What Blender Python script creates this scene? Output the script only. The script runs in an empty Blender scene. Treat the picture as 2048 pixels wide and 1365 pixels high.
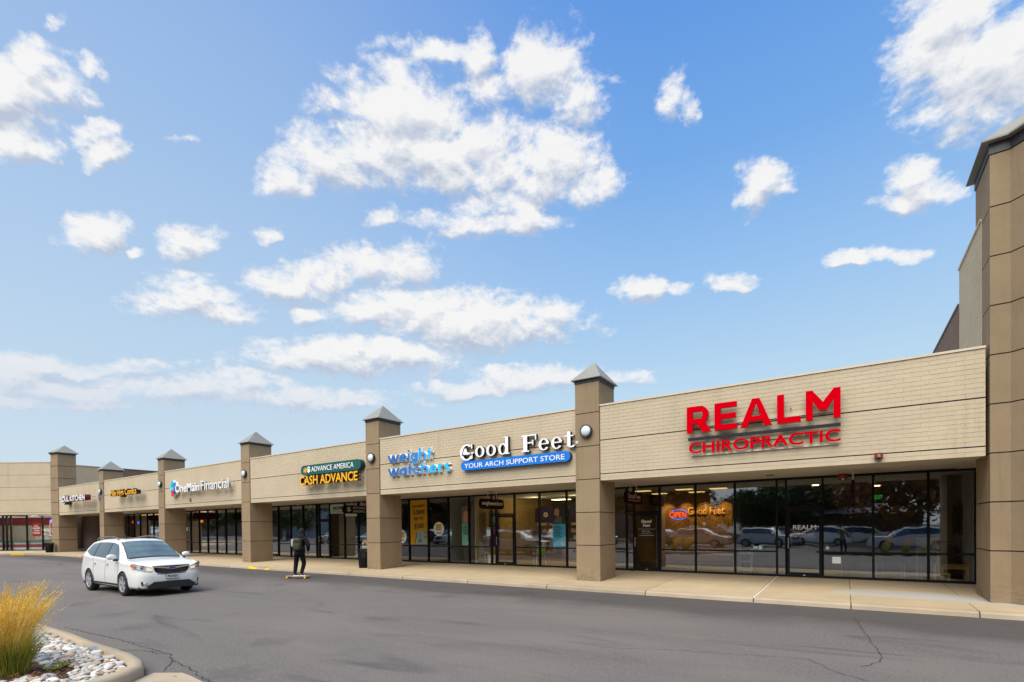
import bpy, bmesh, math, random
from mathutils import Vector, Matrix
from math import radians as R, pi, sin, cos
random.seed(7)
sc = bpy.context.scene
C = sc.collection

# ------------------------------------------------------------------ camera
yaw, pitch, roll = R(33.44), R(-0.566), R(-0.62)
fw = Vector((-sin(yaw)*cos(pitch), cos(yaw)*cos(pitch), sin(pitch)))
rt = Vector((cos(yaw), sin(yaw), 0)); up = rt.cross(fw)
cr = rt*cos(roll) + up*sin(roll); cu = -rt*sin(roll) + up*cos(roll)
cam = bpy.data.cameras.new('camera'); camo = bpy.data.objects.new('camera', cam); C.objects.link(camo)
M = Matrix(((cr.x, cu.x, -fw.x, 0), (cr.y, cu.y, -fw.y, 0), (cr.z, cu.z, -fw.z, 1.88), (0, 0, 0, 1)))
camo.matrix_world = M
cam.sensor_width = 36; cam.lens = 36*1009.19/2048; cam.shift_y = (1064.28-682.5)/2048
cam.clip_end = 2000; cam.clip_start = 0.05
sc.camera = camo

# ------------------------------------------------------------------ sky, sun, exposure
SUN_EL, SUN_AZ = R(56), R(178)      # azimuth measured clockwise from +Y: the sun stands behind the camera
EXPO = 0.8
CLOUDS = [(-1.342,0.585,0.054,0.02,0.48,1.1),(-1.352,0.556,0.073,0.03,0.49,1.1),(-1.329,0.568,0.048,0.027,0.61,1.0),(-1.355,0.513,0.037,0.024,0.95,1.0),(-1.263,0.608,0.013,0.007,0.52,0.7),(-1.272,0.546,0.028,0.011,0.41,0.9),(-1.266,0.525,0.032,0.013,0.41,1.0),(-1.154,0.568,0.022,0.004,0.29,0.5),(-1.304,0.639,0.009,0.005,0.58,0.4),(-1.267,0.424,0.039,0.021,0.42,1.0),(-1.147,0.449,0.035,0.022,0.4,1.0),(-1.221,0.412,0.012,0.007,0.4,0.8),(-1.023,0.484,0.026,0.012,0.24,0.9),(-0.827,0.541,0.023,0.011,0.14,0.6),(-1.162,0.383,0.039,0.021,0.3,0.9),(-1.153,0.361,0.068,0.023,0.22,0.95),(-1.097,0.352,0.042,0.016,0.2,0.9),(-0.835,0.463,0.097,0.032,0.11,1.0),(-0.981,0.421,0.085,0.021,0.16,0.9),(-0.947,0.441,0.052,0.022,0.17,0.9),(-0.785,0.483,0.047,0.021,0.1,0.9),(-0.768,0.399,0.156,0.038,0.06,1.05),(-0.652,0.38,0.185,0.039,0.01,1.2),(-0.973,0.376,0.03,0.016,0.18,0.8),(-0.521,0.387,0.057,0.038,-0.05,1.0),(-0.867,0.314,0.181,0.031,0.07,1.05),(-0.977,0.316,0.068,0.012,0.12,0.8),(-0.792,0.68,0.104,0.049,0.13,1.2),(-0.735,0.673,0.087,0.035,0.08,1.0),(-0.738,0.634,0.158,0.047,0.07,1.15),(-0.892,0.611,0.104,0.034,0.16,1.05),(-0.978,0.568,0.047,0.026,0.27,0.9),(-0.919,0.67,0.044,0.012,0.18,0.7),(-0.675,0.609,0.126,0.033,0.04,1.0),(-0.71,0.75,0.058,0.014,0.06,0.8),(-0.646,0.746,0.029,0.024,0.11,0.7),(-0.811,0.748,0.042,0.007,0.11,0.5),(-0.509,0.727,0.073,0.043,-0.06,1.1),(-0.446,0.694,0.058,0.034,-0.11,1.0),(-0.498,0.626,0.073,0.038,-0.06,1.0),(-0.428,0.587,0.053,0.02,-0.09,0.8),(-0.538,0.601,0.069,0.023,-0.03,0.9),(-0.634,0.699,0.039,0.023,0.04,0.6),(-0.611,0.566,0.088,0.021,0.01,0.8),(-0.624,0.538,0.122,0.019,0.01,0.9),(-0.551,0.547,0.034,0.023,-0.03,1.0),(-0.268,0.677,0.026,0.019,-0.37,0.8),(-0.248,0.654,0.018,0.013,-1.38,0.8),(-0.114,0.538,0.041,0.023,-0.34,1.0),(-0.13,0.515,0.029,0.018,-0.35,0.9),(0.095,0.482,0.048,0.023,-0.44,1.0),(0.074,0.465,0.036,0.012,-0.35,0.8),(0.158,0.628,0.078,0.037,-0.56,1.2),(0.158,0.579,0.101,0.045,-0.51,1.25),(0.127,0.567,0.062,0.029,-0.49,1.0),(0.14,0.54,0.072,0.027,-0.45,1.1),(0.192,0.585,0.079,0.048,-0.79,1.2),(-0.331,0.428,0.037,0.019,-0.14,1.0),(-0.259,0.417,0.02,0.011,-0.19,0.6),(-0.168,0.413,0.04,0.018,-0.21,1.0),(-0.004,0.405,0.036,0.009,-0.26,0.9),(0.062,0.395,0.036,0.01,-0.3,0.9),(0.096,0.391,0.013,0.006,-0.38,0.6),(-1.304,0.24,0.114,0.011,0.19,0.85),(-1.353,0.214,0.031,0.015,0.24,0.8),(-1.246,0.217,0.156,0.018,0.15,0.85),(-1.099,0.241,0.113,0.021,0.12,0.9),(-0.978,0.232,0.185,0.015,0.08,0.7),(-1.305,0.189,0.148,0.008,0.14,0.7),(-0.515,0.286,0.122,0.022,-0.03,0.9),(-0.369,0.282,0.043,0.011,-0.07,0.6),(-0.66,0.269,0.098,0.016,0.01,0.85)]
world = bpy.data.worlds.new('World'); sc.world = world; world.use_nodes = True
nt = world.node_tree; nt.nodes.clear()
def nd(t, typ, **k):
    n = t.nodes.new(typ)
    for a, v in k.items(): setattr(n, a, v)
    return n
def mth(t, op, a, b=None, c=None, clamp=False):
    n = t.nodes.new('ShaderNodeMath'); n.operation = op; n.use_clamp = clamp
    for i, v in enumerate((a, b, c)):
        if v is None: continue
        if isinstance(v, (int, float)): n.inputs[i].default_value = v
        else: t.links.new(v, n.inputs[i])
    return n.outputs[0]
def vmth(t, op, a, b=None):
    n = t.nodes.new('ShaderNodeVectorMath'); n.operation = op
    for i, v in enumerate((a, b)):
        if v is None: continue
        if isinstance(v, (tuple, list)): n.inputs[i].default_value = v
        else: t.links.new(v, n.inputs[i])
    return n.outputs['Value'] if op in ('LENGTH', 'DOT_PRODUCT') else n.outputs['Vector']
def mixc(t, f, a, b, typ='MIX'):
    n = t.nodes.new('ShaderNodeMix'); n.data_type = 'RGBA'; n.blend_type = typ
    for s, v in ((n.inputs['Factor'], f), (n.inputs[6], a), (n.inputs[7], b)):
        if isinstance(v, (int, float)): s.default_value = v
        elif isinstance(v, (tuple, list)): s.default_value = (*v[:3], 1)
        else: t.links.new(v, s)
    return n.outputs[2]
def mapr(t, v, a, b, c, d, smooth=False):
    n = t.nodes.new('ShaderNodeMapRange'); n.interpolation_type = 'SMOOTHSTEP' if smooth else 'LINEAR'
    t.links.new(v, n.inputs[0])
    for i, q in enumerate((a, b, c, d)): n.inputs[i+1].default_value = q
    return n.outputs[0]
def noise(t, vec, scale, detail=4, rough=.55, dist=0, out='Fac'):
    n = t.nodes.new('ShaderNodeTexNoise'); n.inputs['Scale'].default_value = scale
    n.inputs['Detail'].default_value = detail; n.inputs['Roughness'].default_value = rough; n.inputs['Distortion'].default_value = dist
    if vec is not None: t.links.new(vec, n.inputs['Vector'])
    return n.outputs[out]
def ramp(t, v, stops):
    n = t.nodes.new('ShaderNodeValToRGB'); el = n.color_ramp.elements
    while len(el) < len(stops): el.new(0.5)
    for e, (p, c) in zip(el, stops): e.position = p; e.color = (*c[:3], 1)
    t.links.new(v, n.inputs[0]); return n.outputs[0]

# cloud density group: direction -> density
g = bpy.data.node_groups.new('cloud_density', 'ShaderNodeTree')
g.interface.new_socket('Dir', in_out='INPUT', socket_type='NodeSocketVector')
g.interface.new_socket('Density', in_out='OUTPUT', socket_type='NodeSocketFloat'); g.interface.new_socket('Smooth', in_out='OUTPUT', socket_type='NodeSocketFloat')
gi = g.nodes.new('NodeGroupInput'); go = g.nodes.new('NodeGroupOutput')
d0 = gi.outputs[0]
sep = nd(g, 'ShaderNodeSeparateXYZ'); g.links.new(d0, sep.inputs[0])
az = mth(g, 'ARCTAN2', sep.outputs[0], sep.outputs[1]); el = mth(g, 'ARCSINE', sep.outputs[2])
cmb = nd(g, 'ShaderNodeCombineXYZ'); g.links.new(az, cmb.inputs[0]); g.links.new(el, cmb.inputs[1])
wn = noise(g, d0, 9, 5, .6, 0, 'Color')
wv = vmth(g, 'SUBTRACT', wn, (.5, .5, .5)); wv = vmth(g, 'MULTIPLY', wv, (.11, .07, 0))
p = vmth(g, 'ADD', cmb.outputs[0], wv)
D = None
for (a, e, ra, re, ang, w) in CLOUDS:
    m = nd(g, 'ShaderNodeMapping', vector_type='TEXTURE')
    m.inputs['Location'].default_value = (a, e, 0); m.inputs['Rotation'].default_value = (0, 0, ang)
    m.inputs['Scale'].default_value = (ra*1.22, re*1.22, 1); g.links.new(p, m.inputs[0])
    r2 = vmth(g, 'DOT_PRODUCT', m.outputs[0], m.outputs[0])
    f = mth(g, 'MULTIPLY_ADD', r2, -.8*w, w*.8)
    D = f if D is None else mth(g, 'SMOOTH_MAX', D, f, .25)
D = mth(g, 'MAXIMUM', D, -3)
# the same broken cumulus goes on round the rest of the sky
cn = noise(g, vmth(g, 'MULTIPLY', d0, (1, 1, 1.9)), 2.6, 3, .5)
away = vmth(g, 'DOT_PRODUCT', d0, (-.52, .79, .32)); away = mapr(g, away, .45, .1, 0, 1, True)
D2 = mth(g, 'MULTIPLY_ADD', mth(g, 'SUBTRACT', cn, .56), 5, mth(g, 'MULTIPLY_ADD', away, 3, -3))
D = mth(g, 'MAXIMUM', D, D2)
mp = vmth(g, 'MULTIPLY', d0, (1, 1, 1.7))
n1 = noise(g, mp, 17, 9, .62, .25); n2 = noise(g, mp, 55, 6, .65)
nn = mth(g, 'ADD', mth(g, 'MULTIPLY_ADD', n1, 2.7, -1.30), mth(g, 'MULTIPLY_ADD', n2, 1.35, -.63))
g.links.new(mth(g, 'ADD', D, nn), go.inputs[0]); g.links.new(mth(g, 'MULTIPLY_ADD', n1, 1.2, mth(g, 'ADD', D, -.6)), go.inputs[1])

tc = nd(nt, 'ShaderNodeTexCoord'); gen = tc.outputs['Generated']
def dens(v):
    n = nt.nodes.new('ShaderNodeGroup'); n.node_tree = g; nt.links.new(v, n.inputs[0]); return n.outputs
dAo = dens(gen); dA = dAo[0]
dBo = dens(vmth(nt, 'NORMALIZE', vmth(nt, 'ADD', gen, (0, -.009, .016)))); dB = dBo[0]
sp = nd(nt, 'ShaderNodeSeparateXYZ'); nt.links.new(gen, sp.inputs[0])
elv = mth(nt, 'ARCSINE', sp.outputs[2])
eln = mapr(nt, elv, -.02, 1.3, 0, 1)
sky = ramp(nt, eln, [(0, (.76, .84, .88)), (.08, (.70, .82, .89)), (.2, (.55, .76, .93)), (.34, (.35, .60, .95)), (.47, (.20, .45, .90)), (.64, (.115, .33, .84)), (1, (.08, .26, .73))])
# paler towards the left of the view
lf = mapr(nt, vmth(nt, 'DOT_PRODUCT', gen, (-.97, .1, .2)), .4, 1.0, 0, .5, True)
sky = mixc(nt, lf, sky, (.60, .73, .88))
ns = nd(nt, 'ShaderNodeTexSky', sky_type='NISHITA', sun_disc=False)
ns.sun_elevation = SUN_EL; ns.sun_rotation = SUN_AZ
nsc = vmth(nt, 'SCALE', ns.outputs[0]); nt.nodes[-1].inputs['Scale'].default_value = .11
sky = mixc(nt, .15, sky, nsc)
alpha = mapr(nt, dA, -.2, .85, 0, 1, True)
big_ = mth(nt, 'SUBTRACT', mth(nt, 'MINIMUM', dBo[1], 1.1), mth(nt, 'MINIMUM', dAo[1], 1.1))
fine_ = mth(nt, 'SUBTRACT', dB, dA)
shade = mth(nt, 'MULTIPLY_ADD', big_, 2.0, mth(nt, 'MULTIPLY_ADD', fine_, .30, .12))
shade = mth(nt, 'ADD', shade, mapr(nt, dA, .35, 1.9, 0, .34))
shade = mapr(nt, shade, .0, 1.05, 0, 1)
cl = mixc(nt, shade, (.93, .925, .92), (.50, .56, .68))
lowf = mapr(nt, elv, .12, .34, 1, 0, True)
cl = mixc(nt, mth(nt, 'MULTIPLY', lowf, .7), cl, (.60, .66, .79))
full = mixc(nt, mth(nt, 'MULTIPLY', alpha, mapr(nt, elv, .03, .3, .55, .97)), sky, cl)
# below the horizon: dull ground colour
gr = mapr(nt, elv, -.03, 0, 1, 0)
full = mixc(nt, gr, full, (.2, .19, .18))
bg = nd(nt, 'ShaderNodeBackground'); bg.inputs[1].default_value = 2**-EXPO
nt.links.new(full, bg.inputs[0]); wo = nd(nt, 'ShaderNodeOutputWorld'); nt.links.new(bg.outputs[0], wo.inputs[0])
try: world.cycles.sampling_method = 'MANUAL'; world.cycles.sample_map_resolution = 512
except Exception: pass

sl = bpy.data.lights.new('sun', 'SUN'); sl.energy = 3.3; sl.angle = R(62); sl.color = (1, .93, .82)
so = bpy.data.objects.new('sun', sl); C.objects.link(so)
sd = Vector((sin(SUN_AZ)*cos(SUN_EL), cos(SUN_AZ)*cos(SUN_EL), sin(SUN_EL)))
so.rotation_euler = sd.to_track_quat('Z', 'Y').to_euler()
sc.view_settings.view_transform = 'Standard'; sc.view_settings.look = 'None'
sc.view_settings.exposure = EXPO; sc.view_settings.gamma = 1; sc.view_settings.use_curve_mapping = False
sc.render.engine = 'CYCLES'; sc.cycles.use_denoising = True; sc.cycles.max_bounces = 8; sc.cycles.transparent_max_bounces = 24
sc.cycles.sample_clamp_indirect = 6

# ------------------------------------------------------------------ materials
MATS = {}
def mat(name, col, rough=.7, var=.12, vs=3., bump=0., bs=60., metal=0, spec=.5, coat=0, var2=None, col2=None, stretch=None, emit=None, es=0):
    if name in MATS: return MATS[name]
    m = bpy.data.materials.new(name); m.use_nodes = True; t = m.node_tree; b = t.nodes['Principled BSDF']
    tcn = nd(t, 'ShaderNodeTexCoord'); gm = nd(t, 'ShaderNodeNewGeometry'); vec = gm.outputs['Position']
    if stretch: vec = vmth(t, 'MULTIPLY', vec, stretch)
    n = noise(t, vec, vs, 6, .6)
    lo = tuple(c*(1-var) for c in col); hi = tuple(min(1, c*(1+var)) for c in col)
    cc = ramp(t, n, [(.3, lo), (.7, hi)])
    if col2 is not None:
        n3 = noise(t, vec, var2 or .6, 5, .65)
        cc = mixc(t, mapr(t, n3, .48, .68, 0, .7, True), cc, col2)
    t.links.new(cc, b.inputs['Base Color'])
    b.inputs['Roughness'].default_value = rough; b.inputs['Metallic'].default_value = metal
    b.inputs['Specular IOR Level'].default_value = spec
    if coat: b.inputs['Coat Weight'].default_value = coat; b.inputs['Coat Roughness'].default_value = .04
    if bump:
        nb = noise(t, gm.outputs['Position'], bs, 4, .7); bn = nd(t, 'ShaderNodeBump'); bn.inputs['Strength'].default_value = bump
        bn.inputs['Distance'].default_value = .02; t.links.new(nb, bn.inputs['Height']); t.links.new(bn.outputs[0], b.inputs['Normal'])
    if emit: b.inputs['Emission Color'].default_value = (*emit, 1); b.inputs['Emission Strength'].default_value = es
    MATS[name] = m; return m
def asphalt():
    m = bpy.data.materials.new('asphalt'); m.use_nodes = True; t = m.node_tree; b = t.nodes['Principled BSDF']
    gm = nd(t, 'ShaderNodeNewGeometry'); P = gm.outputs['Position']
    fine = noise(t, P, 60, 5, .85); mid = noise(t, P, 22, 4, .8)
    big = noise(t, vmth(t, 'MULTIPLY', P, (.35, 1, 1)), .55, 6, .62, .6)
    blot = noise(t, vmth(t, 'MULTIPLY', P, (.18, .9, 1)), .9, 5, .6, 1.2)
    base = ramp(t, fine, [(.25, (.042, .037, .034)), (.5, (.146, .131, .118)), (.78, (.40, .362, .328))])
    base = mixc(t, mapr(t, mid, .38, .66, .0, .62), base, (.068, .060, .053))
    base = mixc(t, mapr(t, big, .42, .66, 0, .5, True), base, (.172, .150, .130))
    base = mixc(t, mapr(t, blot, .55, .72, 0, .7, True), base, (.055, .053, .055))
    sx = nd(t, 'ShaderNodeSeparateXYZ'); t.links.new(P, sx.inputs[0])
    # darker band of asphalt along the kerb, wavy edge
    wob = mth(t, 'MULTIPLY_ADD', noise(t, P, .5, 4, .6), 2.2, -1.1)
    band = mapr(t, mth(t, 'ADD', sx.outputs[1], wob), 10.0, 11.8, 0, 1, True)
    base = mixc(t, mth(t, 'MULTIPLY', band, .72), base, (.05, .046, .043))
    vo = nd(t, 'ShaderNodeTexVoronoi'); vo.inputs['Scale'].default_value = .42; t.links.new(vmth(t, 'ADD', P, vmth(t, 'SCALE', noise(t, P, 3, 3, .6, 0, 'Color'))), vo.inputs['Vector'])
    base = mixc(t, mapr(t, vo.outputs['Distance'], .05, .22, .3, 0, True), base, (.045, .042, .042))
    t.links.new(base, b.inputs['Base Color']); b.inputs['Roughness'].default_value = .85; b.inputs['Specular IOR Level'].default_value = .3
    bn = nd(t, 'ShaderNodeBump'); bn.inputs['Strength'].default_value = .6; bn.inputs['Distance'].default_value = .01
    t.links.new(fine, bn.inputs['Height']); t.links.new(bn.outputs[0], b.inputs['Normal'])
    return m
def concrete(name, col, dark, stain=(.5, .38, .22)):
    m = bpy.data.materials.new(name); m.use_nodes = True; t = m.node_tree; b = t.nodes['Principled BSDF']
    gm = nd(t, 'ShaderNodeNewGeometry'); P = gm.outputs['Position']
    oi = nd(t, 'ShaderNodeObjectInfo')
    a = noise(t, P, 1.1, 6, .65, .4); f = noise(t, P, 45, 3, .7); s = noise(t, vmth(t, 'MULTIPLY', P, (.5, 1.3, 1)), .8, 5, .6)
    c = mixc(t, mapr(t, a, .35, .7, 0, .8), col, dark)
    c = mixc(t, mapr(t, s, .52, .7, 0, .5, True), c, stain)
    c = mixc(t, mapr(t, f, .3, .75, 0, .3), c, tuple(x*.6 for x in col))
    tone = mth(t, 'MULTIPLY_ADD', oi.outputs['Random'], .14, .93)
    sc_ = vmth(t, 'SCALE', c); t.nodes[-1].inputs['Scale'].default_value = 1; t.links.new(tone, t.nodes[-1].inputs['Scale'])
    t.links.new(sc_, b.inputs['Base Color']); b.inputs['Roughness'].default_value = .85; b.inputs['Specular IOR Level'].default_value = .25
    bn = nd(t, 'ShaderNodeBump'); bn.inputs['Strength'].default_value = .3; bn.inputs['Distance'].default_value = .01
    t.links.new(f, bn.inputs['Height']); t.links.new(bn.outputs[0], b.inputs['Normal']); return m
def brickmat(name, col, var=.06):
    m = bpy.data.materials.new(name); m.use_nodes = True; t = m.node_tree; b = t.nodes['Principled BSDF']
    gm = nd(t, 'ShaderNodeNewGeometry'); P = gm.outputs['Position']; oi = nd(t, 'ShaderNodeObjectInfo')
    a = noise(t, P, .8, 5, .6); f = noise(t, P, 50, 3, .7); st = noise(t, vmth(t, 'MULTIPLY', P, (1.6, 1.6, .22)), 1.6, 5, .6)
    c = ramp(t, a, [(.3, tuple(x*(1-var) for x in col)), (.7, tuple(x*(1+var) for x in col))])
    c = mixc(t, mapr(t, st, .55, .75, 0, .28, True), c, tuple(x*.62 for x in col))
    tone = mth(t, 'MULTIPLY_ADD', oi.outputs['Random'], .05, .975)
    s_ = vmth(t, 'SCALE', c); t.links.new(tone, t.nodes[-1].inputs['Scale'])
    t.links.new(s_, b.inputs['Base Color']); b.inputs['Roughness'].default_value = .8; b.inputs['Specular IOR Level'].default_value = .25
    bn = nd(t, 'ShaderNodeBump'); bn.inputs['Strength'].default_value = .35; bn.inputs['Distance'].default_value = .008
    t.links.new(f, bn.inputs['Height']); t.links.new(bn.outputs[0], b.inputs['Normal']); return m
def glass(name, tint, refl, dirt=.0):
    m = bpy.data.materials.new(name); m.use_nodes = True; t = m.node_tree; t.nodes.clear()
    tr = nd(t, 'ShaderNodeBsdfTransparent'); tr.inputs[0].default_value = (*tint, 1)
    gl = nd(t, 'ShaderNodeBsdfGlossy'); gl.inputs['Roughness'].default_value = .015; gl.inputs[0].default_value = (.92, .95, .97, 1)
    fr = nd(t, 'ShaderNodeLayerWeight'); fr.inputs[0].default_value = .5
    gm = nd(t, 'ShaderNodeNewGeometry')
    wn_ = noise(t, gm.outputs['Position'], .9, 2, .5); bn = nd(t, 'ShaderNodeBump'); bn.inputs['Strength'].default_value = .06; bn.inputs['Distance'].default_value = .05
    t.links.new(wn_, bn.inputs['Height']); t.links.new(bn.outputs[0], gl.inputs['Normal'])
    f = mth(t, 'MULTIPLY_ADD', mth(t, 'POWER', fr.outputs['Facing'], 3.0), .8, refl, True)
    mx = nd(t, 'ShaderNodeMixShader'); t.links.new(f, mx.inputs[0]); t.links.new(tr.outputs[0], mx.inputs[1]); t.links.new(gl.outputs[0], mx.inputs[2])
    o = nd(t, 'ShaderNodeOutputMaterial'); t.links.new(mx.outputs[0], o.inputs[0]); return m
ASPH = asphalt()
CONC = concrete('tan_concrete', (.44, .345, .218), (.35, .275, .165), (.42, .29, .15))
CONC2 = concrete('new_concrete', (.42, .40, .35), (.37, .345, .30), (.40, .36, .29))
KERB = concrete('kerb_concrete', (.40, .33, .235), (.30, .24, .165), (.36, .25, .15))
BRICK = brickmat('painted_brick', (.50, .415, .288))
BRICKD = brickmat('brown_brick', (.20, .135, .10), .12)
BRICKS = brickmat('cream_side_brick', (.53, .435, .29))
def stucco():
    m = bpy.data.materials.new('brown_stucco'); m.use_nodes = True; t = m.node_tree; b = t.nodes['Principled BSDF']
    gm = nd(t, 'ShaderNodeNewGeometry'); P = gm.outputs['Position']; oi = nd(t, 'ShaderNodeObjectInfo')
    col = (.292, .214, .130)
    a = noise(t, P, 1.3, 6, .62); f = noise(t, P, 34, 4, .8); st = noise(t, vmth(t, 'MULTIPLY', P, (5, 5, .3)), 1.4, 5, .65)
    c = ramp(t, a, [(.3, tuple(x*.90 for x in col)), (.7, tuple(x*1.07 for x in col))])
    c = mixc(t, mapr(t, f, .3, .7, .3, 0), c, tuple(x*.62 for x in col))
    c = mixc(t, mapr(t, st, .52, .74, 0, .38, True), c, (.175, .128, .082))
    sx = nd(t, 'ShaderNodeSeparateXYZ'); t.links.new(P, sx.inputs[0])
    sc2 = noise(t, vmth(t, 'MULTIPLY', P, (3, 3, 9)), 1.5, 5, .7)
    low = mth(t, 'MULTIPLY', mapr(t, sx.outputs[2], .2, .75, 1, 0), mapr(t, sc2, .42, .62, 0, .55, True))
    c = mixc(t, low, c, (.16, .12, .08))
    tone = mth(t, 'MULTIPLY_ADD', oi.outputs['Random'], .09, .955); s_ = vmth(t, 'SCALE', c); t.links.new(tone, t.nodes[-1].inputs['Scale'])
    t.links.new(s_, b.inputs['Base Color']); b.inputs['Roughness'].default_value = .9; b.inputs['Specular IOR Level'].default_value = .2
    bn = nd(t, 'ShaderNodeBump'); bn.inputs['Strength'].default_value = .5; bn.inputs['Distance'].default_value = .01
    t.links.new(f, bn.inputs['Height']); t.links.new(bn.outputs[0], b.inputs['Normal']); return m
STUC = stucco()
JOINT = mat('dark_joint', (.035, .025, .018), .9, .2)
BROWNW = mat('brown_wall_paint', (.105, .07, .055), .85, .12, 2, .2)
SOFF = mat('soffit_plaster', (.43, .38, .30), .85, .06, 1.5, .2, 80)
METAL = mat('grey_cap_metal', (.235, .23, .205), .6, .07, 1.5, metal=.0, spec=.3)
FLASH = mat('dark_flashing', (.035, .03, .032), .5, .2)
COPE = mat('tan_coping', (.56, .48, .35), .55, .06)
BLACK = mat('black_frame_metal', (.009, .009, .010), .6, .2, spec=.15)
BLK = mat('black_plastic', (.014, .014, .015), .5, .3)
WHITE = mat('white_paint', (.78, .78, .76), .45, .04)
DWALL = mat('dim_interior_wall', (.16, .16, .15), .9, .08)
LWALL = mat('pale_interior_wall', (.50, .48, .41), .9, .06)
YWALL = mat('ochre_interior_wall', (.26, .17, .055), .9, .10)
FLOOR = mat('interior_floor', (.12, .10, .08), .5, .2)
CEIL = mat('interior_ceiling', (.30, .29, .25), .9, .1)
GLASS = glass('storefront_glass', (.82, .86, .83), .14)
GLASSW = glass('clear_storefront_glass', (.88, .9, .9), .05)
GLASSD = glass('dark_storefront_glass', (.66, .69, .68), .25)
GLASSR = glass('reflective_storefront_glass', (.78, .82, .80), .33)
PANEL_L = mat('lit_ceiling_panel', (.9, .8, .55), .6, 0, emit=(1, .68, .22), es=.9)
def flat(name, col, rough=.5, **k): return mat(name, col, rough, .05, 8, **k)

# ------------------------------------------------------------------ mesh helpers
class MB:
    def __init__(s): s.v = []; s.f = []; s.mi = []; s.cur = 0; s.sm = False
    def poly(s, pts, idx):
        b = len(s.v); s.v += [tuple(p) for p in pts]
        for q in idx: s.f.append(tuple(b+i for i in q)); s.mi.append(s.cur)
        return s
    def box(s, x0, x1, y0, y1, z0, z1, open_back=False):
        x0, x1 = min(x0, x1), max(x0, x1); y0, y1 = min(y0, y1), max(y0, y1); z0, z1 = min(z0, z1), max(z0, z1)
        F = [(0, 1, 5, 4), (1, 2, 6, 5), (3, 0, 4, 7), (4, 5, 6, 7), (0, 3, 2, 1)]
        if not open_back: F.append((2, 3, 7, 6))
        return s.poly([(x0, y0, z0), (x1, y0, z0), (x1, y1, z0), (x0, y1, z0), (x0, y0, z1), (x1, y0, z1), (x1, y1, z1), (x0, y1, z1)], F)
    def prism(s, pts, z0, z1):       # pts counter clockwise (x,y); z0/z1 numbers or functions
        n = len(pts); f0 = z0 if callable(z0) else (lambda x, y: z0); f1 = z1 if callable(z1) else (lambda x, y: z1)
        P = [(x, y, f0(x, y)) for x, y in pts] + [(x, y, f1(x, y)) for x, y in pts]
        F = [(i, (i+1) % n, n+(i+1) % n, n+i) for i in range(n)] + [tuple(range(n, 2*n)), tuple(range(n-1, -1, -1))]
        return s.poly(P, F)
    def xzprism(s, pts, y0, y1):     # outline in x,z extruded from y0 (front) to y1
        n = len(pts); P = [(x, y0, z) for x, z in pts] + [(x, y1, z) for x, z in pts]
        F = [(i, n+i, n+(i+1) % n, (i+1) % n) for i in range(n)] + [tuple(range(n)), tuple(range(2*n-1, n-1, -1))]
        return s.poly(P, F)
    def tube(s, a, b, r0, r1=None, n=8, caps=True):
        r1 = r0 if r1 is None else r1; a = Vector(a); b = Vector(b); d = (b-a).normalized()
        u = d.cross(Vector((0, 0, 1)) if abs(d.z) < .9 else Vector((1, 0, 0))).normalized(); w = d.cross(u)
        P = [a+u*cos(2*pi*i/n)*r0+w*sin(2*pi*i/n)*r0 for i in range(n)] + [b+u*cos(2*pi*i/n)*r1+w*sin(2*pi*i/n)*r1 for i in range(n)]
        F = [(i, (i+1) % n, n+(i+1) % n, n+i) for i in range(n)]
        if caps: F += [tuple(range(n-1, -1, -1)), tuple(range(n, 2*n))]
        return s.poly(P, F)
    def path(s, pts, r, n=6):
        for a, b in zip(pts[:-1], pts[1:]): s.tube(a, b, r, r, n)
        return s
    def lathe(s, prof, n=24, axis='z', c=(0, 0, 0)):   # prof list (r, h)
        P = []
        for r, h in prof:
            for i in range(n):
                a = 2*pi*i/n
                q = (r*cos(a), r*sin(a), h) if axis == 'z' else ((r*cos(a), h, r*sin(a)) if axis == 'y' else (h, r*cos(a), r*sin(a)))
                P.append((q[0]+c[0], q[1]+c[1], q[2]+c[2]))
        F = []
        for k in range(len(prof)-1):
            for i in range(n):
                j = (i+1) % n; F.append((k*n+i, k*n+j, (k+1)*n+j, (k+1)*n+i))
        return s.poly(P, F)
    def grid(s, P, nu, nv, closed=False):
        F = [(u*nv+v, u*nv+v+1, (u+1)*nv+v+1, (u+1)*nv+v) for u in range(nu-1) for v in range(nv-1)]
        return s.poly(P, F)
    def build(s, name, mats, parent=None, smooth=None, off=None):
        me = bpy.data.meshes.new(name)
        o = Vector(off) if off is not None else (Vector(parent['org']) if parent is not None and 'org' in parent else Vector((0, 0, 0)))
        me.from_pydata([(x-o.x, y-o.y, z-o.z) for x, y, z in s.v], [], s.f)
        for m in (mats if isinstance(mats, (list, tuple)) else [mats]): me.materials.append(m)
        me.polygons.foreach_set('material_index', s.mi)
        if smooth if smooth is not None else s.sm: me.polygons.foreach_set('use_smooth', [True]*len(s.f))
        me.update()
        bm = bmesh.new(); bm.from_mesh(me); bmesh.ops.recalc_face_normals(bm, faces=bm.faces); bm.to_mesh(me); bm.free()
        ob = bpy.data.objects.new(name, me); C.objects.link(ob)
        if parent is not None: ob.parent = parent
        return ob
def tag(o, label=None, cat=None, group=None, kind=None):
    for k, v in (('label', label), ('category', cat), ('group', group), ('kind', kind)):
        if v: o[k] = v
    return o
def empty(name, loc, rz=0, label=None, cat=None, group=None, world=True):
    o = bpy.data.objects.new(name, None); C.objects.link(o); o.location = loc; o.rotation_euler = (0, 0, rz); o.empty_display_size = .3
    if world: o['org'] = tuple(loc)     # children are given in world coordinates
    return tag(o, label, cat, group)
def sub(ob, parent):                     # sub-part built with world coordinates under a part
    ob.parent = parent; return ob
def meshpart(name, me, parent, loc=(0, 0, 0), rot=None, scale=None):
    o = bpy.data.objects.new(name, me); C.objects.link(o); o.parent = parent; o.location = loc
    if rot: o.rotation_euler = rot
    if scale: o.scale = scale
    return o
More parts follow.
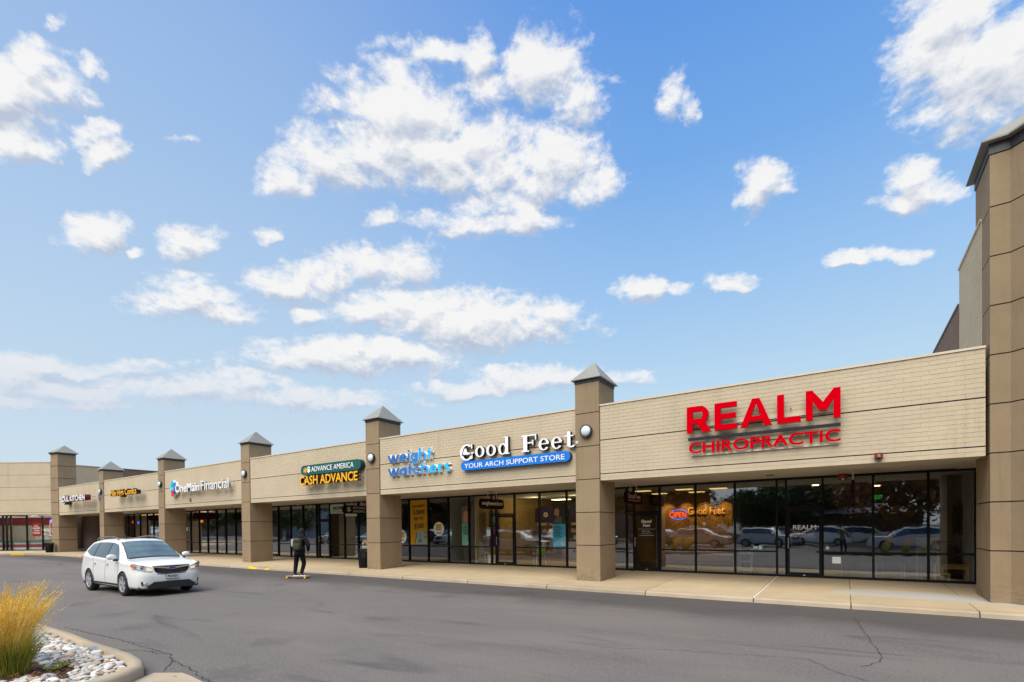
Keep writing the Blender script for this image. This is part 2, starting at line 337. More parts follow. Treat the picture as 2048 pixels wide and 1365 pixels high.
def copy_tree(o, parent=None):
    c = o.copy(); C.objects.link(c)
    if parent is not None: c.parent = parent
    for ch in list(o.children): copy_tree(ch, c)
    return c

# text -------------------------------------------------------------
_tc = bpy.data.curves.new('t', 'FONT'); _to = bpy.data.objects.new('t', _tc); C.objects.link(_to)
def _eval(sx, ext, offs, shear=0):
    _tc.body = sx; _tc.extrude = ext; _tc.offset = offs; _tc.size = 1; _tc.resolution_u = 3; _tc.shear = shear
    bpy.context.view_layer.update(); dg = bpy.context.evaluated_depsgraph_get()
    return bpy.data.meshes.new_from_object(_to.evaluated_get(dg))
def _bb(me):
    xs = [v.co.x for v in me.vertices]; ys = [v.co.y for v in me.vertices]
    return (min(xs), max(xs), min(ys), max(ys)) if xs else (0, 0, 0, 0)
def text(sx, x0, x1, z0, z1, y, depth, parent, mats, axisdir=(1, 0), org=None, name='letter', bold=0., whole=False, shear=0, tilt=0, ref=None):
    """fit string into x0..x1, z0..z1 on a plane; axisdir = (dx,dy) of the reading direction; org = world point of x=0"""
    full = _eval(sx, 0, bold, shear); fb = _bb(full); bpy.data.meshes.remove(full)
    rb = fb
    if ref: m_ = _eval(ref, 0, bold, shear); b2 = _bb(m_); rb = (fb[0], fb[1], b2[2], b2[3]); bpy.data.meshes.remove(m_)
    sx_ = (x1-x0)/(fb[1]-fb[0]); sz_ = (z1-z0)/(rb[3]-rb[2])
    ux, uy = axisdir; o0 = Vector(org) if org else Vector((0, y, 0)); nrm = Vector((uy, -ux, 0))
    po = Vector(parent['org']) if 'org' in parent else Vector((0, 0, 0))
    def conv(me, dx, nm):
        for v in me.vertices:
            X = x0+(v.co.x+dx-fb[0])*sx_; Z = z0+(v.co.y-rb[2])*sz_+(tilt*(X-x0)); dd = v.co.z
            wpt = o0 + Vector((ux, uy, 0))*X + nrm*((dd/.5+1)/2*depth if depth else 0) + Vector((0, 0, Z)) - po
            v.co = wpt
        for m in (mats if isinstance(mats, (list, tuple)) else [mats]): me.materials.append(m)
        me.update()
        if isinstance(mats, (list, tuple)):
            for pl in me.polygons:
                pl.material_index = 0 if pl.normal.dot(nrm) > .7 else 1
        ob = bpy.data.objects.new(nm, me); C.objects.link(ob); ob.parent = parent; return ob
    ext = .5 if depth else 0
    if whole:
        return conv(_eval(sx, ext, bold, shear), 0, name)
    out = []
    for i, ch in enumerate(sx):
        if ch == ' ': continue
        pre = _eval(sx[:i+1], 0, bold, shear); pb = _bb(pre); bpy.data.meshes.remove(pre)
        me = _eval(ch, ext, bold, shear); cb = _bb(me)
        out.append(conv(me, pb[1]-cb[1], name))
    return out

# ------------------------------------------------------------------ ground
YP, YG, SP, X0 = 14.59, 17.99, 9.90, -6.36
def walkz(y): return .12 + .023*(max(13.3, min(y, 18.0))-13.3)
m = MB(); m.poly([(-600, -600, 0), (600, -600, 0), (600, 600, 0), (-600, 600, 0)], [(0, 1, 2, 3)])
road = tag(m.build('road', ASPH), 'grey asphalt of the car park road', None, None, 'structure')
pave = tag(empty('pavement', (-20, 15, 0)), 'raised tan concrete walk along the shopfronts', None, None, 'structure')
JX = [9.0, 5.3, 2.2, .1, -1.85, -4.5]
while JX[-1] > -51: JX.append(JX[-1]-3.05)
JX[-1] = -52.4
for a, b in zip(JX[:-1], JX[1:]):
    ramp_here = (-24.2 < a < -21.8)
    G_ = .006
    MB().prism([(b+G_, 13.46), (a-G_, 13.46), (a-G_, 16.2), (b+G_, 16.2)], 0, lambda x, y: walkz(y)).build('slab', CONC, pave)
    MB().prism([(b+G_, 16.208), (a-G_, 16.208), (a-G_, 18.3), (b+G_, 18.3)], 0, lambda x, y: walkz(y)).build('slab', CONC, pave)
def kerb(x0, x1, h=.115, mt=KERB, h2=None):
    h2 = h if h2 is None else h2; q = MB(); n = max(1, int(abs(x1-x0)/.25)); 
    rr = random.Random(int(x0*10)); P = []
    for i in range(n+1):
        t = i/n; x = x0+(x1-x0)*t; hh = h+(h2-h)*t; e = rr.uniform(-.008, .008)
        P += [(x, 13.28+e, -.02), (x, 13.30+e, hh-.035), (x, 13.33+e*.5, hh-.004), (x, 13.455, hh+.004), (x, 13.455, -.02)]
    q.grid(P, n+1, 5); q.poly(P[:5], [(0, 1, 2, 3, 4)]); q.poly(P[-5:], [(4, 3, 2, 1, 0)])
    return q.build('kerb_stone', mt, pave)
YEL = flat('yellow_kerb_paint', (.75, .42, .01))
for a, b in zip(JX[:-1], JX[1:]):
    if b < -24.0 < a or b < -22.3 < a:
        continue
    kerb(b+.012, a-.012)
ks = sorted([j for j in JX if -27.5 < j < -19.5])
lo, hi = ks[0], ks[-1]
for a, b in zip(JX[:-1], JX[1:]):
    if b < -24.0 < a or b < -22.3 < a:
        for (u, v, h, h2, mt) in ((b+.012, min(a-.012, -24.15), .115, .115, KERB), (max(b, -24.14)+.0, min(a, -23.5), .115, .03, YEL), (max(b, -23.49), min(a, -22.75), .03, .03, KERB), (max(b, -22.74), min(a, -22.3), .03, .115, YEL), (max(b, -22.29), a-.012, .115, .115, KERB)):
            if v-u > .05: kerb(u, v, h, mt, h2)
# newer pale slab let into the walk by the big corner tower
pz = lambda x, y: walkz(y)+.005
MB().prism([(-.35, 14.9), (.55, 14.62), (1.48, 14.5), (2.9, 14.24), (9, 13.95), (9, 14.5), (2.9, 15.15), (1.9, 15.7), (.3, 15.75), (-.2, 15.35)], .05, pz).build('slab', CONC2, pave)['label'] = 'newer pale grey concrete strip'
# pale hand-filled joint
MB().prism([(-1.86, 13.3), (-1.82, 13.3), (-1.80, 15.4), (-1.79, 17.9), (-1.82, 17.9), (-1.83, 15.4)], .1, lambda x, y: walkz(y)+.003).build('filled_joint', mat('pale_sealant', (.6, .58, .52)), pave)
# apron in front of the far wing
wing_w = [(-52.35, 13.3), (-54.5, 13.05), (-56.0, 12.6), (-57.0, 11.9), (-58.0, 10.6), (-60, 8), (-66, 1), (-84, -12), (-90, -6), (-62.0, 16.3), (-52.35, 18.3)]
MB().prism(wing_w[::-1], 0, lambda x, y: .14).build('slab', CONC, pave)
MB().prism([(-56.2, 12.45), (-57.0, 11.82), (-57.06, 11.9), (-56.25, 12.54)], 0, .15).build('kerb_stone', YEL, pave)['label'] = 'kerb stone painted yellow'
SEAL = mat('dark_crack', (.030, .026, .022), .95)
def crack(pts, w, seed, name='crack'):
    rr = random.Random(seed); q = MB(); L_ = []
    for (a, b) in zip(pts[:-1], pts[1:]):
        a = Vector(a); b = Vector(b); n = max(2, int((b-a).length/.07))
        for i in range(n): L_.append(a.lerp(b, i/n)+Vector((rr.uniform(-.025, .025), rr.uniform(-.025, .025))))
    L_.append(Vector(pts[-1])); P = []
    for i, p_ in enumerate(L_):
        d = (L_[min(i+1, len(L_)-1)]-L_[max(i-1, 0)]).normalized(); n_ = Vector((-d.y, d.x)); ww = w*rr.uniform(.25, 1.3)
        P += [(p_.x+n_.x*ww, p_.y+n_.y*ww, .004), (p_.x-n_.x*ww, p_.y-n_.y*ww, .004)]
    q.grid(P, len(L_), 2); return q.build(name, SEAL, road)
crack([(-12.82, 3.41), (-11.59, 3.46), (-10.48, 3.52), (-9.0, 3.51), (-8.54, 3.5), (-8.07, 3.35), (-7.79, 3.16), (-7.5, 2.98)], .009, 1)
crack([(-9.6, 3.2), (-9.2, 3.4), (-8.6, 3.48)], .008, 11)
crack([(-8.1, 3.36), (-7.35, 3.28), (-6.97, 3.19), (-6.3, 3.05), (-5.4, 2.7)], .009, 2)
crack([(.15, 12.1), (.25, 10.7), (.35, 9.55), (.43, 8.82), (.37, 8.38), (.15, 7.97)], .007, 3)
crack([(-.41, 8.06), (-.11, 7.54), (.22, 7.3), (.9, 6.6)], .006, 4)
crack([(-3.2, 7.2), (-2.3, 7.6), (-1.2, 7.9), (-.41, 8.06)], .004, 5)
# concrete gutter pan at the island
MB().prism([(-6.75, .3), (-5.6, 1.4), (-5.9, 2.6), (-6.5, 3.06), (-7.05, 3.12), (-7.3, 3.13), (-7.62, 2.93), (-7.42, 2.6), (-7.0, 1.6)], -.05, .006).build('gutter_pan', KERB, road)

# ------------------------------------------------------------------ building
B = empty('retail_building', (-26.6, 14.6, 0), 0, 'long one-storey tan brick shopping row with brown pillars and black framed windows', 'shop building')
def pillar_part(root, x0, x1, y0, y1, zs, z_eave, z_apex, ov=.10):
    core = MB().box(x0+.02, x1-.02, y0+.02, y1-.02, zs[0]-.1, zs[-1]).build('pillar', JOINT, root)
    edges = zs
    for k in range(len(edges)-1):
        a, b = edges[k]+(.012 if k else .0), edges[k+1]-.012
        pn = MB().box(x0, x1, y0, y1, a, b)
        o = pn.build('panel', STUC, core, off=root['org'])
    f = MB().box(x0-.015, x1+.015, y0-.015, y1+.015, zs[-1], z_eave-.002).build('cap_flashing', FLASH, core, off=root['org'])
    q = MB(); X0_, X1_, Y0_, Y1_ = x0-ov, x1+ov, y0-ov, y1+ov; cx, cy = (x0+x1)/2, (y0+y1)/2
    q.poly([(X0_, Y0_, z_eave), (X1_, Y0_, z_eave), (X1_, Y1_, z_eave), (X0_, Y1_, z_eave), (X0_, Y0_, z_eave+.02), (X1_, Y0_, z_eave+.02), (X1_, Y1_, z_eave+.02), (X0_, Y1_, z_eave+.02), (cx, cy, z_apex)],
           [(0, 3, 2, 1), (0, 1, 5, 4), (1, 2, 6, 5), (2, 3, 7, 6), (3, 0, 4, 7), (4, 5, 8), (5, 6, 8), (6, 7, 8), (7, 4, 8)])
    q.build('cap', METAL, core, off=root['org'])
    return core
ZS = [.13, 1.274, 2.314, 3.354, 4.394, 5.434, 6.39]
for k in range(5):
    xr = X0-k*SP; pillar_part(B, xr-.8125, xr, YP, YP+1.238, ZS, 6.49, 7.18)

# painted brick fascia bays -------------------------------------------------
YF = YP+.045
ZT, Z1, Z2, ZB = 5.60, 4.545, 3.50, 3.29
def brick_wall(root, x0, x1, bands, y, single=0, bw=.305, rows=None, joint=.009, seed=1, mt=None, back=None, ax=None):
    """bands: list of (z0,z1,nrows). ax: optional function (u, depth, z)->world."""
    mt = mt or BRICK; back = back or mt
    W_ = ax or (lambda u, d, z: (u, y+d, z))
    wall = MB(); 
    def bx(q, u0, u1, d0, d1, z0, z1):
        c = [W_(u0, d0, z0), W_(u1, d0, z0), W_(u1, d1, z0), W_(u0, d1, z0), W_(u0, d0, z1), W_(u1, d0, z1), W_(u1, d1, z1), W_(u0, d1, z1)]
        q.poly(c, [(0, 1, 5, 4), (1, 2, 6, 5), (3, 0, 4, 7), (4, 5, 6, 7), (0, 3, 2, 1)])
    for (z0, z1, n) in bands:
        bx(wall, x0+.003, x1-.003, .0070, .26, z0+.006, z1-.006)
    wo_ = wall.build('fascia_wall', back, root)
    lst = []; rr = random.Random(seed)
    for (z0, z1, n) in bands:
        h = (z1-z0)/n
        for r in range(n):
            u = x0 - (bw/2 if r % 2 else 0)
            while u < x1-.01:
                a, b = max(u, x0), min(u+bw, x1)
                if b-a > .04: lst.append((a+joint/2, b-joint/2, z0+r*h+joint/2, z0+(r+1)*h-joint/2, rr.uniform(0, .003)))
                u += bw
    lst.sort(key=lambda t: -t[0])
    for (a, b, c, d, e) in lst[:single]:
        q = MB(); bx(q, a, b, e, .010, c, d); q.build('brick', mt, wo_, off=root['org'])
    q = MB()
    for (a, b, c, d, e) in lst[single:]: bx(q, a, b, e, .010, c, d)
    if lst[single:]:
        o = q.build('brick', mt, wo_, off=root['org']); o['kind'] = 'stuff'; o['label'] = 'remaining courses of the painted brickwork'
    return wo_
def bay_ends(k):   # bay k lies right of pillar k
    xl = X0-k*SP; xr = (X0-(k-1)*SP-.8125) if k > 0 else 2.53
    return xl, xr
for k in range(6):
    xl, xr = bay_ends(k); a, b = xl+.01, xr-.01
    brick_wall(B, a, b, [(Z1+.011, ZT, 10), (Z2+.009, Z1-.011, 10), (ZB, Z2-.009, 2)], YF, 298 if k == 0 else 0, seed=k+1)
    q = MB()
    q.box(a, b, YF+.018, YF+.3, Z1-.012, Z1+.012); q.box(a, b, YF+.018, YF+.3, Z2-.010, Z2+.010)
    q.build('reveal_joint', JOINT, B)
    MB().box(a, b, YF-.022, YF+.32, ZT, ZT+.05).build('coping', COPE, B)
    # soffit
    q = MB(); q.poly([(a-.9, YF+.27, 3.297), (b+.9, YF+.27, 3.297), (b+.9, YG+.2, 3.335), (a-.9, YG+.2, 3.335), (a-.9, YF+.27, 3.6), (b+.9, YF+.27, 3.6), (b+.9, YG+.2, 3.6), (a-.9, YG+.2, 3.6)], [(0, 1, 2, 3), (4, 7, 6, 5), (0, 4, 5, 1), (2, 6, 7, 3)])
    if k < 5: pass
    q2 = MB(); aa, bb = a, b
    q2.poly([(aa, YF+.262, 3.297), (bb, YF+.262, 3.297), (bb, YG+.2, 3.335), (aa, YG+.2, 3.335)], [(0, 1, 2, 3)]).build('soffit', SOFF, B)
# soffit strips behind the pillars, roof deck
for k in range(5):
    xr = X0-k*SP; MB().box(xr-.8125-.01, xr+.01, YP+1.2, YG+.2, 3.32, 3.345).build('soffit', SOFF, B)
MB().box(-55.8, 2.5, YF+.33, 30, 5.2, 5.3).build('roof', mat('roof_gravel', (.25, .24, .22)), B)
# round recessed lights in the soffit
for x, y in ((-1.83, 16.5), (-11.93, 16.5), (-21.72, 16.5), (-31.58, 16.5), (-52.2, 16.2)):
    MB().lathe([(.0, 3.30), (.11, 3.30), (.115, 3.315), (.115, 3.33)], 14, 'z', (x, y, 0)).build('soffit_light', BLK, B)

# ------------------------------------------------------------------ storefront
FZ0, FZ1, RAIL = walkz(YG), 3.32, 1.01
def window(x0, x1, z0, z1, rails=(RAIL,), gm=GLASS, fw_=.028, root=B, name='window', y=YG, pl=None):
    """one framed light with its panes; rails split the panes"""
    P_ = pl or (lambda u, d, z: (u, y+d, z))
    def bx(q, u0, u1, d0, d1, a, b):
        c = [P_(u0, d0, a), P_(u1, d0, a), P_(u1, d1, a), P_(u0, d1, a), P_(u0, d0, b), P_(u1, d0, b), P_(u1, d1, b), P_(u0, d1, b)]
        q.poly(c, [(0, 1, 5, 4), (1, 2, 6, 5), (3, 0, 4, 7), (4, 5, 6, 7), (0, 3, 2, 1), (2, 3, 7, 6)])
    q = MB(); w = fw_
    bx(q, x0, x0+w, -.05, .07, z0, z1); bx(q, x1-w, x1, -.05, .07, z0, z1)
    bx(q, x0+w, x1-w, -.049, .07, z0, z0+.06); bx(q, x0+w, x1-w, -.049, .07, z1-.06, z1)
    for r in rails: bx(q, x0+w, x1-w, -.045, .068, r-.024, r+.024)
    fo = q.build(name, BLACK, root)
    zz = [z0+.06] + [v for r in rails for v in (r-.024, r+.024)] + [z1-.06]
    for i in range(0, len(zz), 2):
        pq = MB(); pq.poly([P_(x0+w, .01, zz[i]), P_(x1-w, .01, zz[i]), P_(x1-w, .01, zz[i+1]), P_(x0+w, .01, zz[i+1])], [(0, 1, 2, 3)])
        o = pq.build('pane', gm, fo, off=root['org'])
    return fo
def door(x0, x1, zt, gm=GLASS, handle='l', root=B, lbl=None):
    q = MB(); z0 = FZ0+.012; s = .075
    q.box(x0, x0+s, YG-.03, YG+.03, z0, zt); q.box(x1-s, x1, YG-.03, YG+.03, z0, zt)
    q.box(x0+s, x1-s, YG-.029, YG+.03, zt-.09, zt); q.box(x0+s, x1-s, YG-.029, YG+.03, z0, z0+.13)
    d = q.build('door', BLACK, root)
    if lbl: d['label'] = lbl
    MB().poly([(x0+s, YG, z0+.13), (x1-s, YG, z0+.13), (x1-s, YG, zt-.09), (x0+s, YG, zt-.09)], [(0, 1, 2, 3)]).build('pane', gm, d, off=root['org'])
    hx = x0+.045 if handle == 'l' else x1-.045
    h = MB(); h.tube((hx, YG-.09, 1.12), (hx, YG-.09, 1.45), .012); h.tube((hx, YG-.09, 1.14), (hx, YG-.03, 1.14), .01); h.tube((hx, YG-.09, 1.43), (hx, YG-.03, 1.43), .01)
    h.build('handle', mat('brushed_handle', (.5, .5, .48), .35, metal=.8), d, off=root['org'])
    MB().box((x0+x1)/2-.03, (x0+x1)/2+.03, YG-.04, YG-.03, z0+.04, z0+.06).build('lock', flat('chrome_lock', (.7, .7, .7)), d, off=root['org'])
    return d
def row(xs, gm=GLASS, **k):
    for a, b in zip(xs[:-1], xs[1:]): window(a, b, FZ0, FZ1, (RAIL,), gm, **k)
# shop at the right end
row([-7.9, -6.77], GLASSD); window(-6.77, -6.49, FZ0, FZ1, (2.41,), GLASSD)
window(-6.49, -5.54, 2.345, FZ1, (), GLASSD); door(-6.47, -5.56, 2.335, GLASSD)
row([-5.54, -4.30, -3.04], GLASSD); row([-3.04, -1.81], GLASSD)
window(-1.81, -1.55, FZ0, FZ1, (2.41,), GLASSD); window(-1.55, -.57, 2.37, FZ1, (), GLASSD); door(-1.53, -.59, 2.36, GLASSD)
row([-.57, .68, 1.92, 2.90], GLASSD)
# second shop
row([-18.9, -17.94, -16.68, -15.42]); row([-15.42, -14.2, -12.95]); window(-12.95, -12.70, FZ0, FZ1, (2.41,), GLASS)
window(-12.70, -11.74, 2.40, FZ1, (), GLASS); door(-12.68, -11.76, 2.39, GLASS)
row([-11.74, -10.51, -9.26]); row([-9.26, -7.9], GLASSD)
# third
window(-29.9, -29.07, 2.38, FZ1, (), GLASSR); door(-29.9, -29.09, 2.37, GLASSR)
row([-29.07, -27.8, -26.57, -25.29], GLASSR); window(-25.29, -25.05, FZ0, FZ1, (), GLASSR)
window(-25.05, -24.11, 2.38, FZ1, (), GLASSR); door(-25.03, -24.13, 2.37, GLASSR); row([-24.11, -22.83, -21.71, -20.4, -18.9], GLASSR)
# fourth, fifth
row([-41.4, -40.21, -38.95, -37.72, -36.48, -35.25, -34.01, -32.7, -31.2, -29.9], GLASSR)
window(-51.26, -50.09, 2.4, FZ1, (), GLASSR); door(-51.22, -50.13, 2.39, GLASSR)
window(-53.2, -51.26, FZ0, FZ1, (RAIL,), GLASSR); row([-50.09, -48.89, -47.55, -46.39, -45.2, -43.4, -41.4], GLASSR)
# solid brown wall of the passage by the far corner
MB().box(-67, -53.2, YG, YG+.3, .2, 4.2).build('passage_wall', BROWNW, B)
MB().box(-62, -55.87, 15.0, YG+.2, 3.34, 3.4).build('soffit', SOFF, B)
# rooms behind the glass
def room(x0, x1, depth, wall, floor=FLOOR, ceil=CEIL, back=None):
    y0, y1 = YG+.12, YG+depth
    MB().poly([(x0, y0, FZ0-.002), (x1, y0, FZ0-.002), (x1, y1, FZ0-.002), (x0, y1, FZ0-.002)], [(0, 1, 2, 3)]).build('interior_floor', floor, B)
    MB().poly([(x0, y0, 3.30), (x1, y0, 3.30), (x1, y1, 3.30), (x0, y1, 3.30)], [(0, 3, 2, 1)]).build('interior_ceiling', ceil, B)
    MB().box(x0, x1, y1, y1+.1, FZ0, 3.3).build('interior_wall', back or wall, B)
    MB().box(x0-.05, x0, y0, y1, FZ0, 3.3).build('interior_wall', wall, B)
    MB().box(x1, x1+.04, y0, y1, FZ0, 3.3).build('interior_wall', wall, B)
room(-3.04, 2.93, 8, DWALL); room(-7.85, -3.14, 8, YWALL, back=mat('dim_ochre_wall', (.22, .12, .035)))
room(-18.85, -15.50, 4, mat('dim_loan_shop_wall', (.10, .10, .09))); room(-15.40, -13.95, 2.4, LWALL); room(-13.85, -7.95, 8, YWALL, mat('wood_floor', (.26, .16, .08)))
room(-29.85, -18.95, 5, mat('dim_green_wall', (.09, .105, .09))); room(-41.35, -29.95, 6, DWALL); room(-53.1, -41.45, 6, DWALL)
MB().box(2.86, 2.92, YG+.12, YG+7.9, FZ0, 3.29).build('interior_wall', mat('grey_side_wall', (.42, .43, .42), .9), B)
def lamp_panels(lst, w=.6, l=1.2, mt=PANEL_L):
    for x, y in lst: MB().box(x-l/2, x+l/2, y-w/2, y+w/2, 3.27, 3.295).build('ceiling_light', mt, B)
lamp_panels([(-6.9, 20.2), (-5.3, 20.4), (-5.3, 22.4), (-4.1, 20.8), (-6.9, 22.4)], .35, .6)
for x in (-6.7, -5.9, -5.1, -4.3):
    l_ = bpy.data.lights.new('spot_lamp', 'SPOT'); l_.energy = 60; l_.color = (1, .62, .22); l_.spot_size = R(70); l_.spot_blend = .8; l_.shadow_soft_size = .05
    lo_ = bpy.data.objects.new('spot_lamp', l_); C.objects.link(lo_); lo_.location = (x, 22.45, 3.2); lo_.rotation_euler = (R(28), 0, 0)
    MB().lathe([(.0, 3.22), (.05, 3.22), (.06, 3.29)], 12, 'z', (x, 22.42, 0)).build('spot_housing', BLK, B)
for x in (-12.6, -10.4, -8.8):
    l_ = bpy.data.lights.new('ceiling_lamp', 'POINT'); l_.energy = 22; l_.color = (1, .78, .42); l_.shadow_soft_size = .2
    lo_ = bpy.data.objects.new('ceiling_lamp', l_); C.objects.link(lo_); lo_.location = (x, 21.0, 3.05)
lamp_panels([(-9.2, 20.5), (-9.2, 22.6), (-12.4, 23.5)], .5, .9, mt=mat('bright_ceiling_panel', (.9, .8, .55), .6, 0, emit=(1, .82, .45), es=3.5))
lamp_panels([(-51.8, 19.5), (-50.6, 19.5), (-48.9, 19.5), (-47, 19.5), (-45, 19.5)]); lamp_panels([(-40.6, 19.2)])
lamp_panels([(-.9, 21.5), (1.0, 23.5)], .1, .2, mat('small_warm_lamp', (.9, .8, .55), .6, 0, emit=(1, .7, .35), es=6))

# ------------------------------------------------------------------ corner tower and big store at the right
MB().box(2.91, 3.1, 15.9, YG+.25, 0, 3.6).build('side_wall', STUC, B)
MB().box(2.5, 2.95, 15.95, YG+.2, 3.31, 3.36).build('soffit', SOFF, B)
T = empty('anchor_store', (4.5, 16, 0), 0, 'tall brown corner tower with grey metal cap at the right edge beside cream brick wall', 'store building')
tw = [(2.58, 15.97), (2.58, 14.59), (2.90, 14.59), (4.3, 13.19), (5.7, 14.59), (5.7, 15.97)]
tz = [.1, 1.26, 2.30, 3.34, 4.38, 5.42, 6.46, 7.50, 8.54, 9.64]
def inset(pl, d):
    out = []; n = len(pl)
    for i in range(n):
        a, b, c = Vector(pl[i-1]), Vector(pl[i]), Vector(pl[(i+1) % n]); e1 = (b-a).normalized(); e2 = (c-b).normalized()
        n1 = Vector((-e1.y, e1.x)); n2 = Vector((-e2.y, e2.x)); k = d/(1+n1.dot(n2)); out.append(tuple(b+(n1+n2)*k))
    return out
core = MB().prism(inset(tw, .02), 0, 9.64).build('tower', JOINT, T)
for k in range(len(tz)-1):
    MB().prism(tw, tz[k]+(.013 if k else 0), tz[k+1]-.013).build('panel', STUC, core, off=T['org'])
MB().prism(inset(tw, -.02), 9.64, 9.86).build('cap_flashing', FLASH, core, off=T['org'])
ev = inset(tw, -.15); q = MB(); n = len(ev); top = [(4.15, 15.1, 10.95), (4.5, 15.1, 10.95)]
P_ = [(x, y, 9.865) for x, y in ev] + [(x, y, 9.90) for x, y in ev] + top
q.poly(P_, [tuple(range(n-1, -1, -1))] + [(i, (i+1) % n, n+(i+1) % n, n+i) for i in range(n)] + [(n, n+1, 2*n), (n+1, n+2, 2*n), (n+2, n+3, 2*n), (n+3, 2*n+1, 2*n), (n+3, n+4, 2*n+1), (n+4, n+5, 2*n+1), (n+5, n, 2*n, 2*n+1)])
q.build('cap', METAL, core, off=T['org'])
wp = lambda u, d, z: (2.49+d, u, z)
def sidewall(root, xw, sgn, y0, y1, zt, mt, levels):
    ax = (lambda u, d, z: (xw+sgn*d, u, z))
    bands = [(a, b, max(1, round((b-a)/.1045))) for a, b in zip(levels[:-1], levels[1:])]
    return brick_wall(root, y0, y1, bands, 0, 0, ax=ax, mt=mt, seed=5)
wl = sidewall(T, 2.570, 1, 15.33, 17.98, 8.6, BRICKS, [5.3, 6.5, 7.56, 8.62]); wl.name = 'side_wall'
MB().box(2.578, 2.7, 15.34, 17.97, 5.3, 8.61).build('reveal_joint', JOINT, T)
MB().box(2.545, 2.9, 15.34, 18.0, 8.62, 8.675).build('coping', COPE, T)
wl = sidewall(T, 2.565, 1, 18.0, 25.0, 7.7, BRICKD, [5.3, 7.70]); wl.name = 'side_wall'
MB().box(2.54, 2.85, 18.02, 25.0, 7.70, 7.75).build('coping', flat('dark_coping', (.16, .10, .075)), T)

# ------------------------------------------------------------------ far left wing
Wg = empty('corner_store', (-62, 15, 0), 0, 'tan store at the far left angled towards the road with wide red sale windows', 'store building')
A_ = Vector((-66.4, 13.1)); D_ = Vector((.8352, .5500)); N_ = Vector((-.5500, .8352))
wax = lambda u, d, z: (A_.x+D_.x*u+N_.x*d, A_.y+D_.y*u+N_.y*d, z)
for (z0, z1) in ((3.50, 3.70), (3.72, 4.87), (4.89, 6.05), (6.07, 7.18), (7.20, 8.34)):
    brick_wall(Wg, -16, 5.35, [(z0, z1, max(1, round((z1-z0)/.115)))], 0, 0, ax=lambda u, d, z: wax(u, d-.55, z), seed=3, bw=.32)
q = MB()
c = [wax(-16, -.52, 3.48), wax(5.35, -.52, 3.48), wax(5.35, 3, 3.48), wax(-16, 3, 3.48), wax(-16, -.52, 8.34), wax(5.35, -.52, 8.34), wax(5.35, 3, 8.34), wax(-16, 3, 8.34)]
q.poly(c, [(0, 1, 5, 4), (1, 2, 6, 5), (3, 0, 4, 7), (4, 5, 6, 7), (0, 3, 2, 1)]); q.build('fascia_backing', mat('deep_tan_joint', (.10, .075, .05)), Wg)
c = [wax(-16, -.58, 8.345), wax(5.36, -.58, 8.345), wax(5.36, 3, 8.345), wax(-16, 3, 8.345), wax(-16, -.58, 8.40), wax(5.36, -.58, 8.40), wax(5.36, 3, 8.40), wax(-16, 3, 8.40)]
MB().poly(c, [(0, 1, 5, 4), (1, 2, 6, 5), (3, 0, 4, 7), (4, 5, 6, 7), (0, 3, 2, 1)]).build('coping', COPE, Wg)
lt = [(-55.86, 15.83), (-56.9, 16.9), (-58.9, 16.2), (-57.75, 14.05), (-57.2, 13.9), (-56.25, 14.59), (-55.86, 14.59)][::1]
lt = [(-55.86, 14.59), (-55.86, 15.83), (-58.45, 15.83), (-58.45, 15.0), (-57.6, 14.66), (-56.75, 14.37)]
core = MB().prism(inset(lt, .02), 0, 8.5).build('tower', JOINT, Wg)
lz = [.1, 1.20, 2.28, 3.35, 4.39, 5.42, 6.46, 7.50, 8.50]
for k in range(len(lz)-1): MB().prism(lt, lz[k]+(.02 if k else 0), lz[k+1]-.02).build('panel', STUC, core, off=Wg['org'])
MB().prism(inset(lt, -.02), 8.5, 8.62).build('cap_flashing', FLASH, core, off=Wg['org'])
ev = inset(lt, -.16); n = len(ev); P_ = [(x, y, 8.625) for x, y in ev]+[(x, y, 8.66) for x, y in ev]+[(-56.3, 15.2, 9.34), (-57.0, 15.2, 9.34)]
MB().poly(P_, [tuple(range(n-1, -1, -1))]+[(i, (i+1) % n, n+(i+1) % n, n+i) for i in range(n)]+[(n, n+1, 2*n), (n+1, n+2, 2*n+1, 2*n), (n+2, n+3, 2*n+1), (n+3, n+4, 2*n+1), (n+4, n+5, 2*n, 2*n+1), (n+5, n, 2*n)]).build('cap', METAL, core, off=Wg['org'])
sw = sidewall(Wg, -61.9, -1, 15.9, 21.3, 8.3, BRICKS, [4.8, 5.85, 7.05, 8.26]); sw.name = 'side_wall'
MB().box(-62.3, -61.85, 15.9, 21.3, 8.26, 8.32).build('coping', COPE, Wg)
sw = sidewall(Wg, -61.9, -1, 21.32, 34, 8.2, BRICKD, [4.8, 8.26]); sw.name = 'side_wall'
MB().box(-62.3, -61.85, 21.32, 34, 8.26, 8.32).build('coping', flat('tan_brown_coping', (.33, .23, .15)), Wg)
# its storefront
wpl = lambda u, d, z: wax(u, d, z)
us = [-9, -7.5, -6.0, -4.5, -3.0, -1.6, -.5, .27, .62, 1.02, 2.52, 4.0, 5.8]
for a, b in zip(us[:-1], us[1:]): window(a, b, .18, 3.49, (1.03,), GLASSW, root=Wg, pl=wpl, fw_=.05)
REDW = mat('dark_red_band', (.22, .012, .018), .7); TEAL = mat('pale_teal_sill', (.36, .50, .47), .6)
def wplate(u0, u1, d, z0, z1, mt, name, parent=Wg, t=.02):
    c = [wax(u0, d, z0), wax(u1, d, z0), wax(u1, d+t, z0), wax(u0, d+t, z0), wax(u0, d, z1), wax(u1, d, z1), wax(u1, d+t, z1), wax(u0, d+t, z1)]
    return MB().poly(c, [(0, 1, 5, 4), (1, 2, 6, 5), (3, 0, 4, 7), (4, 5, 6, 7), (0, 3, 2, 1), (2, 3, 7, 6)]).build(name, mt, parent)
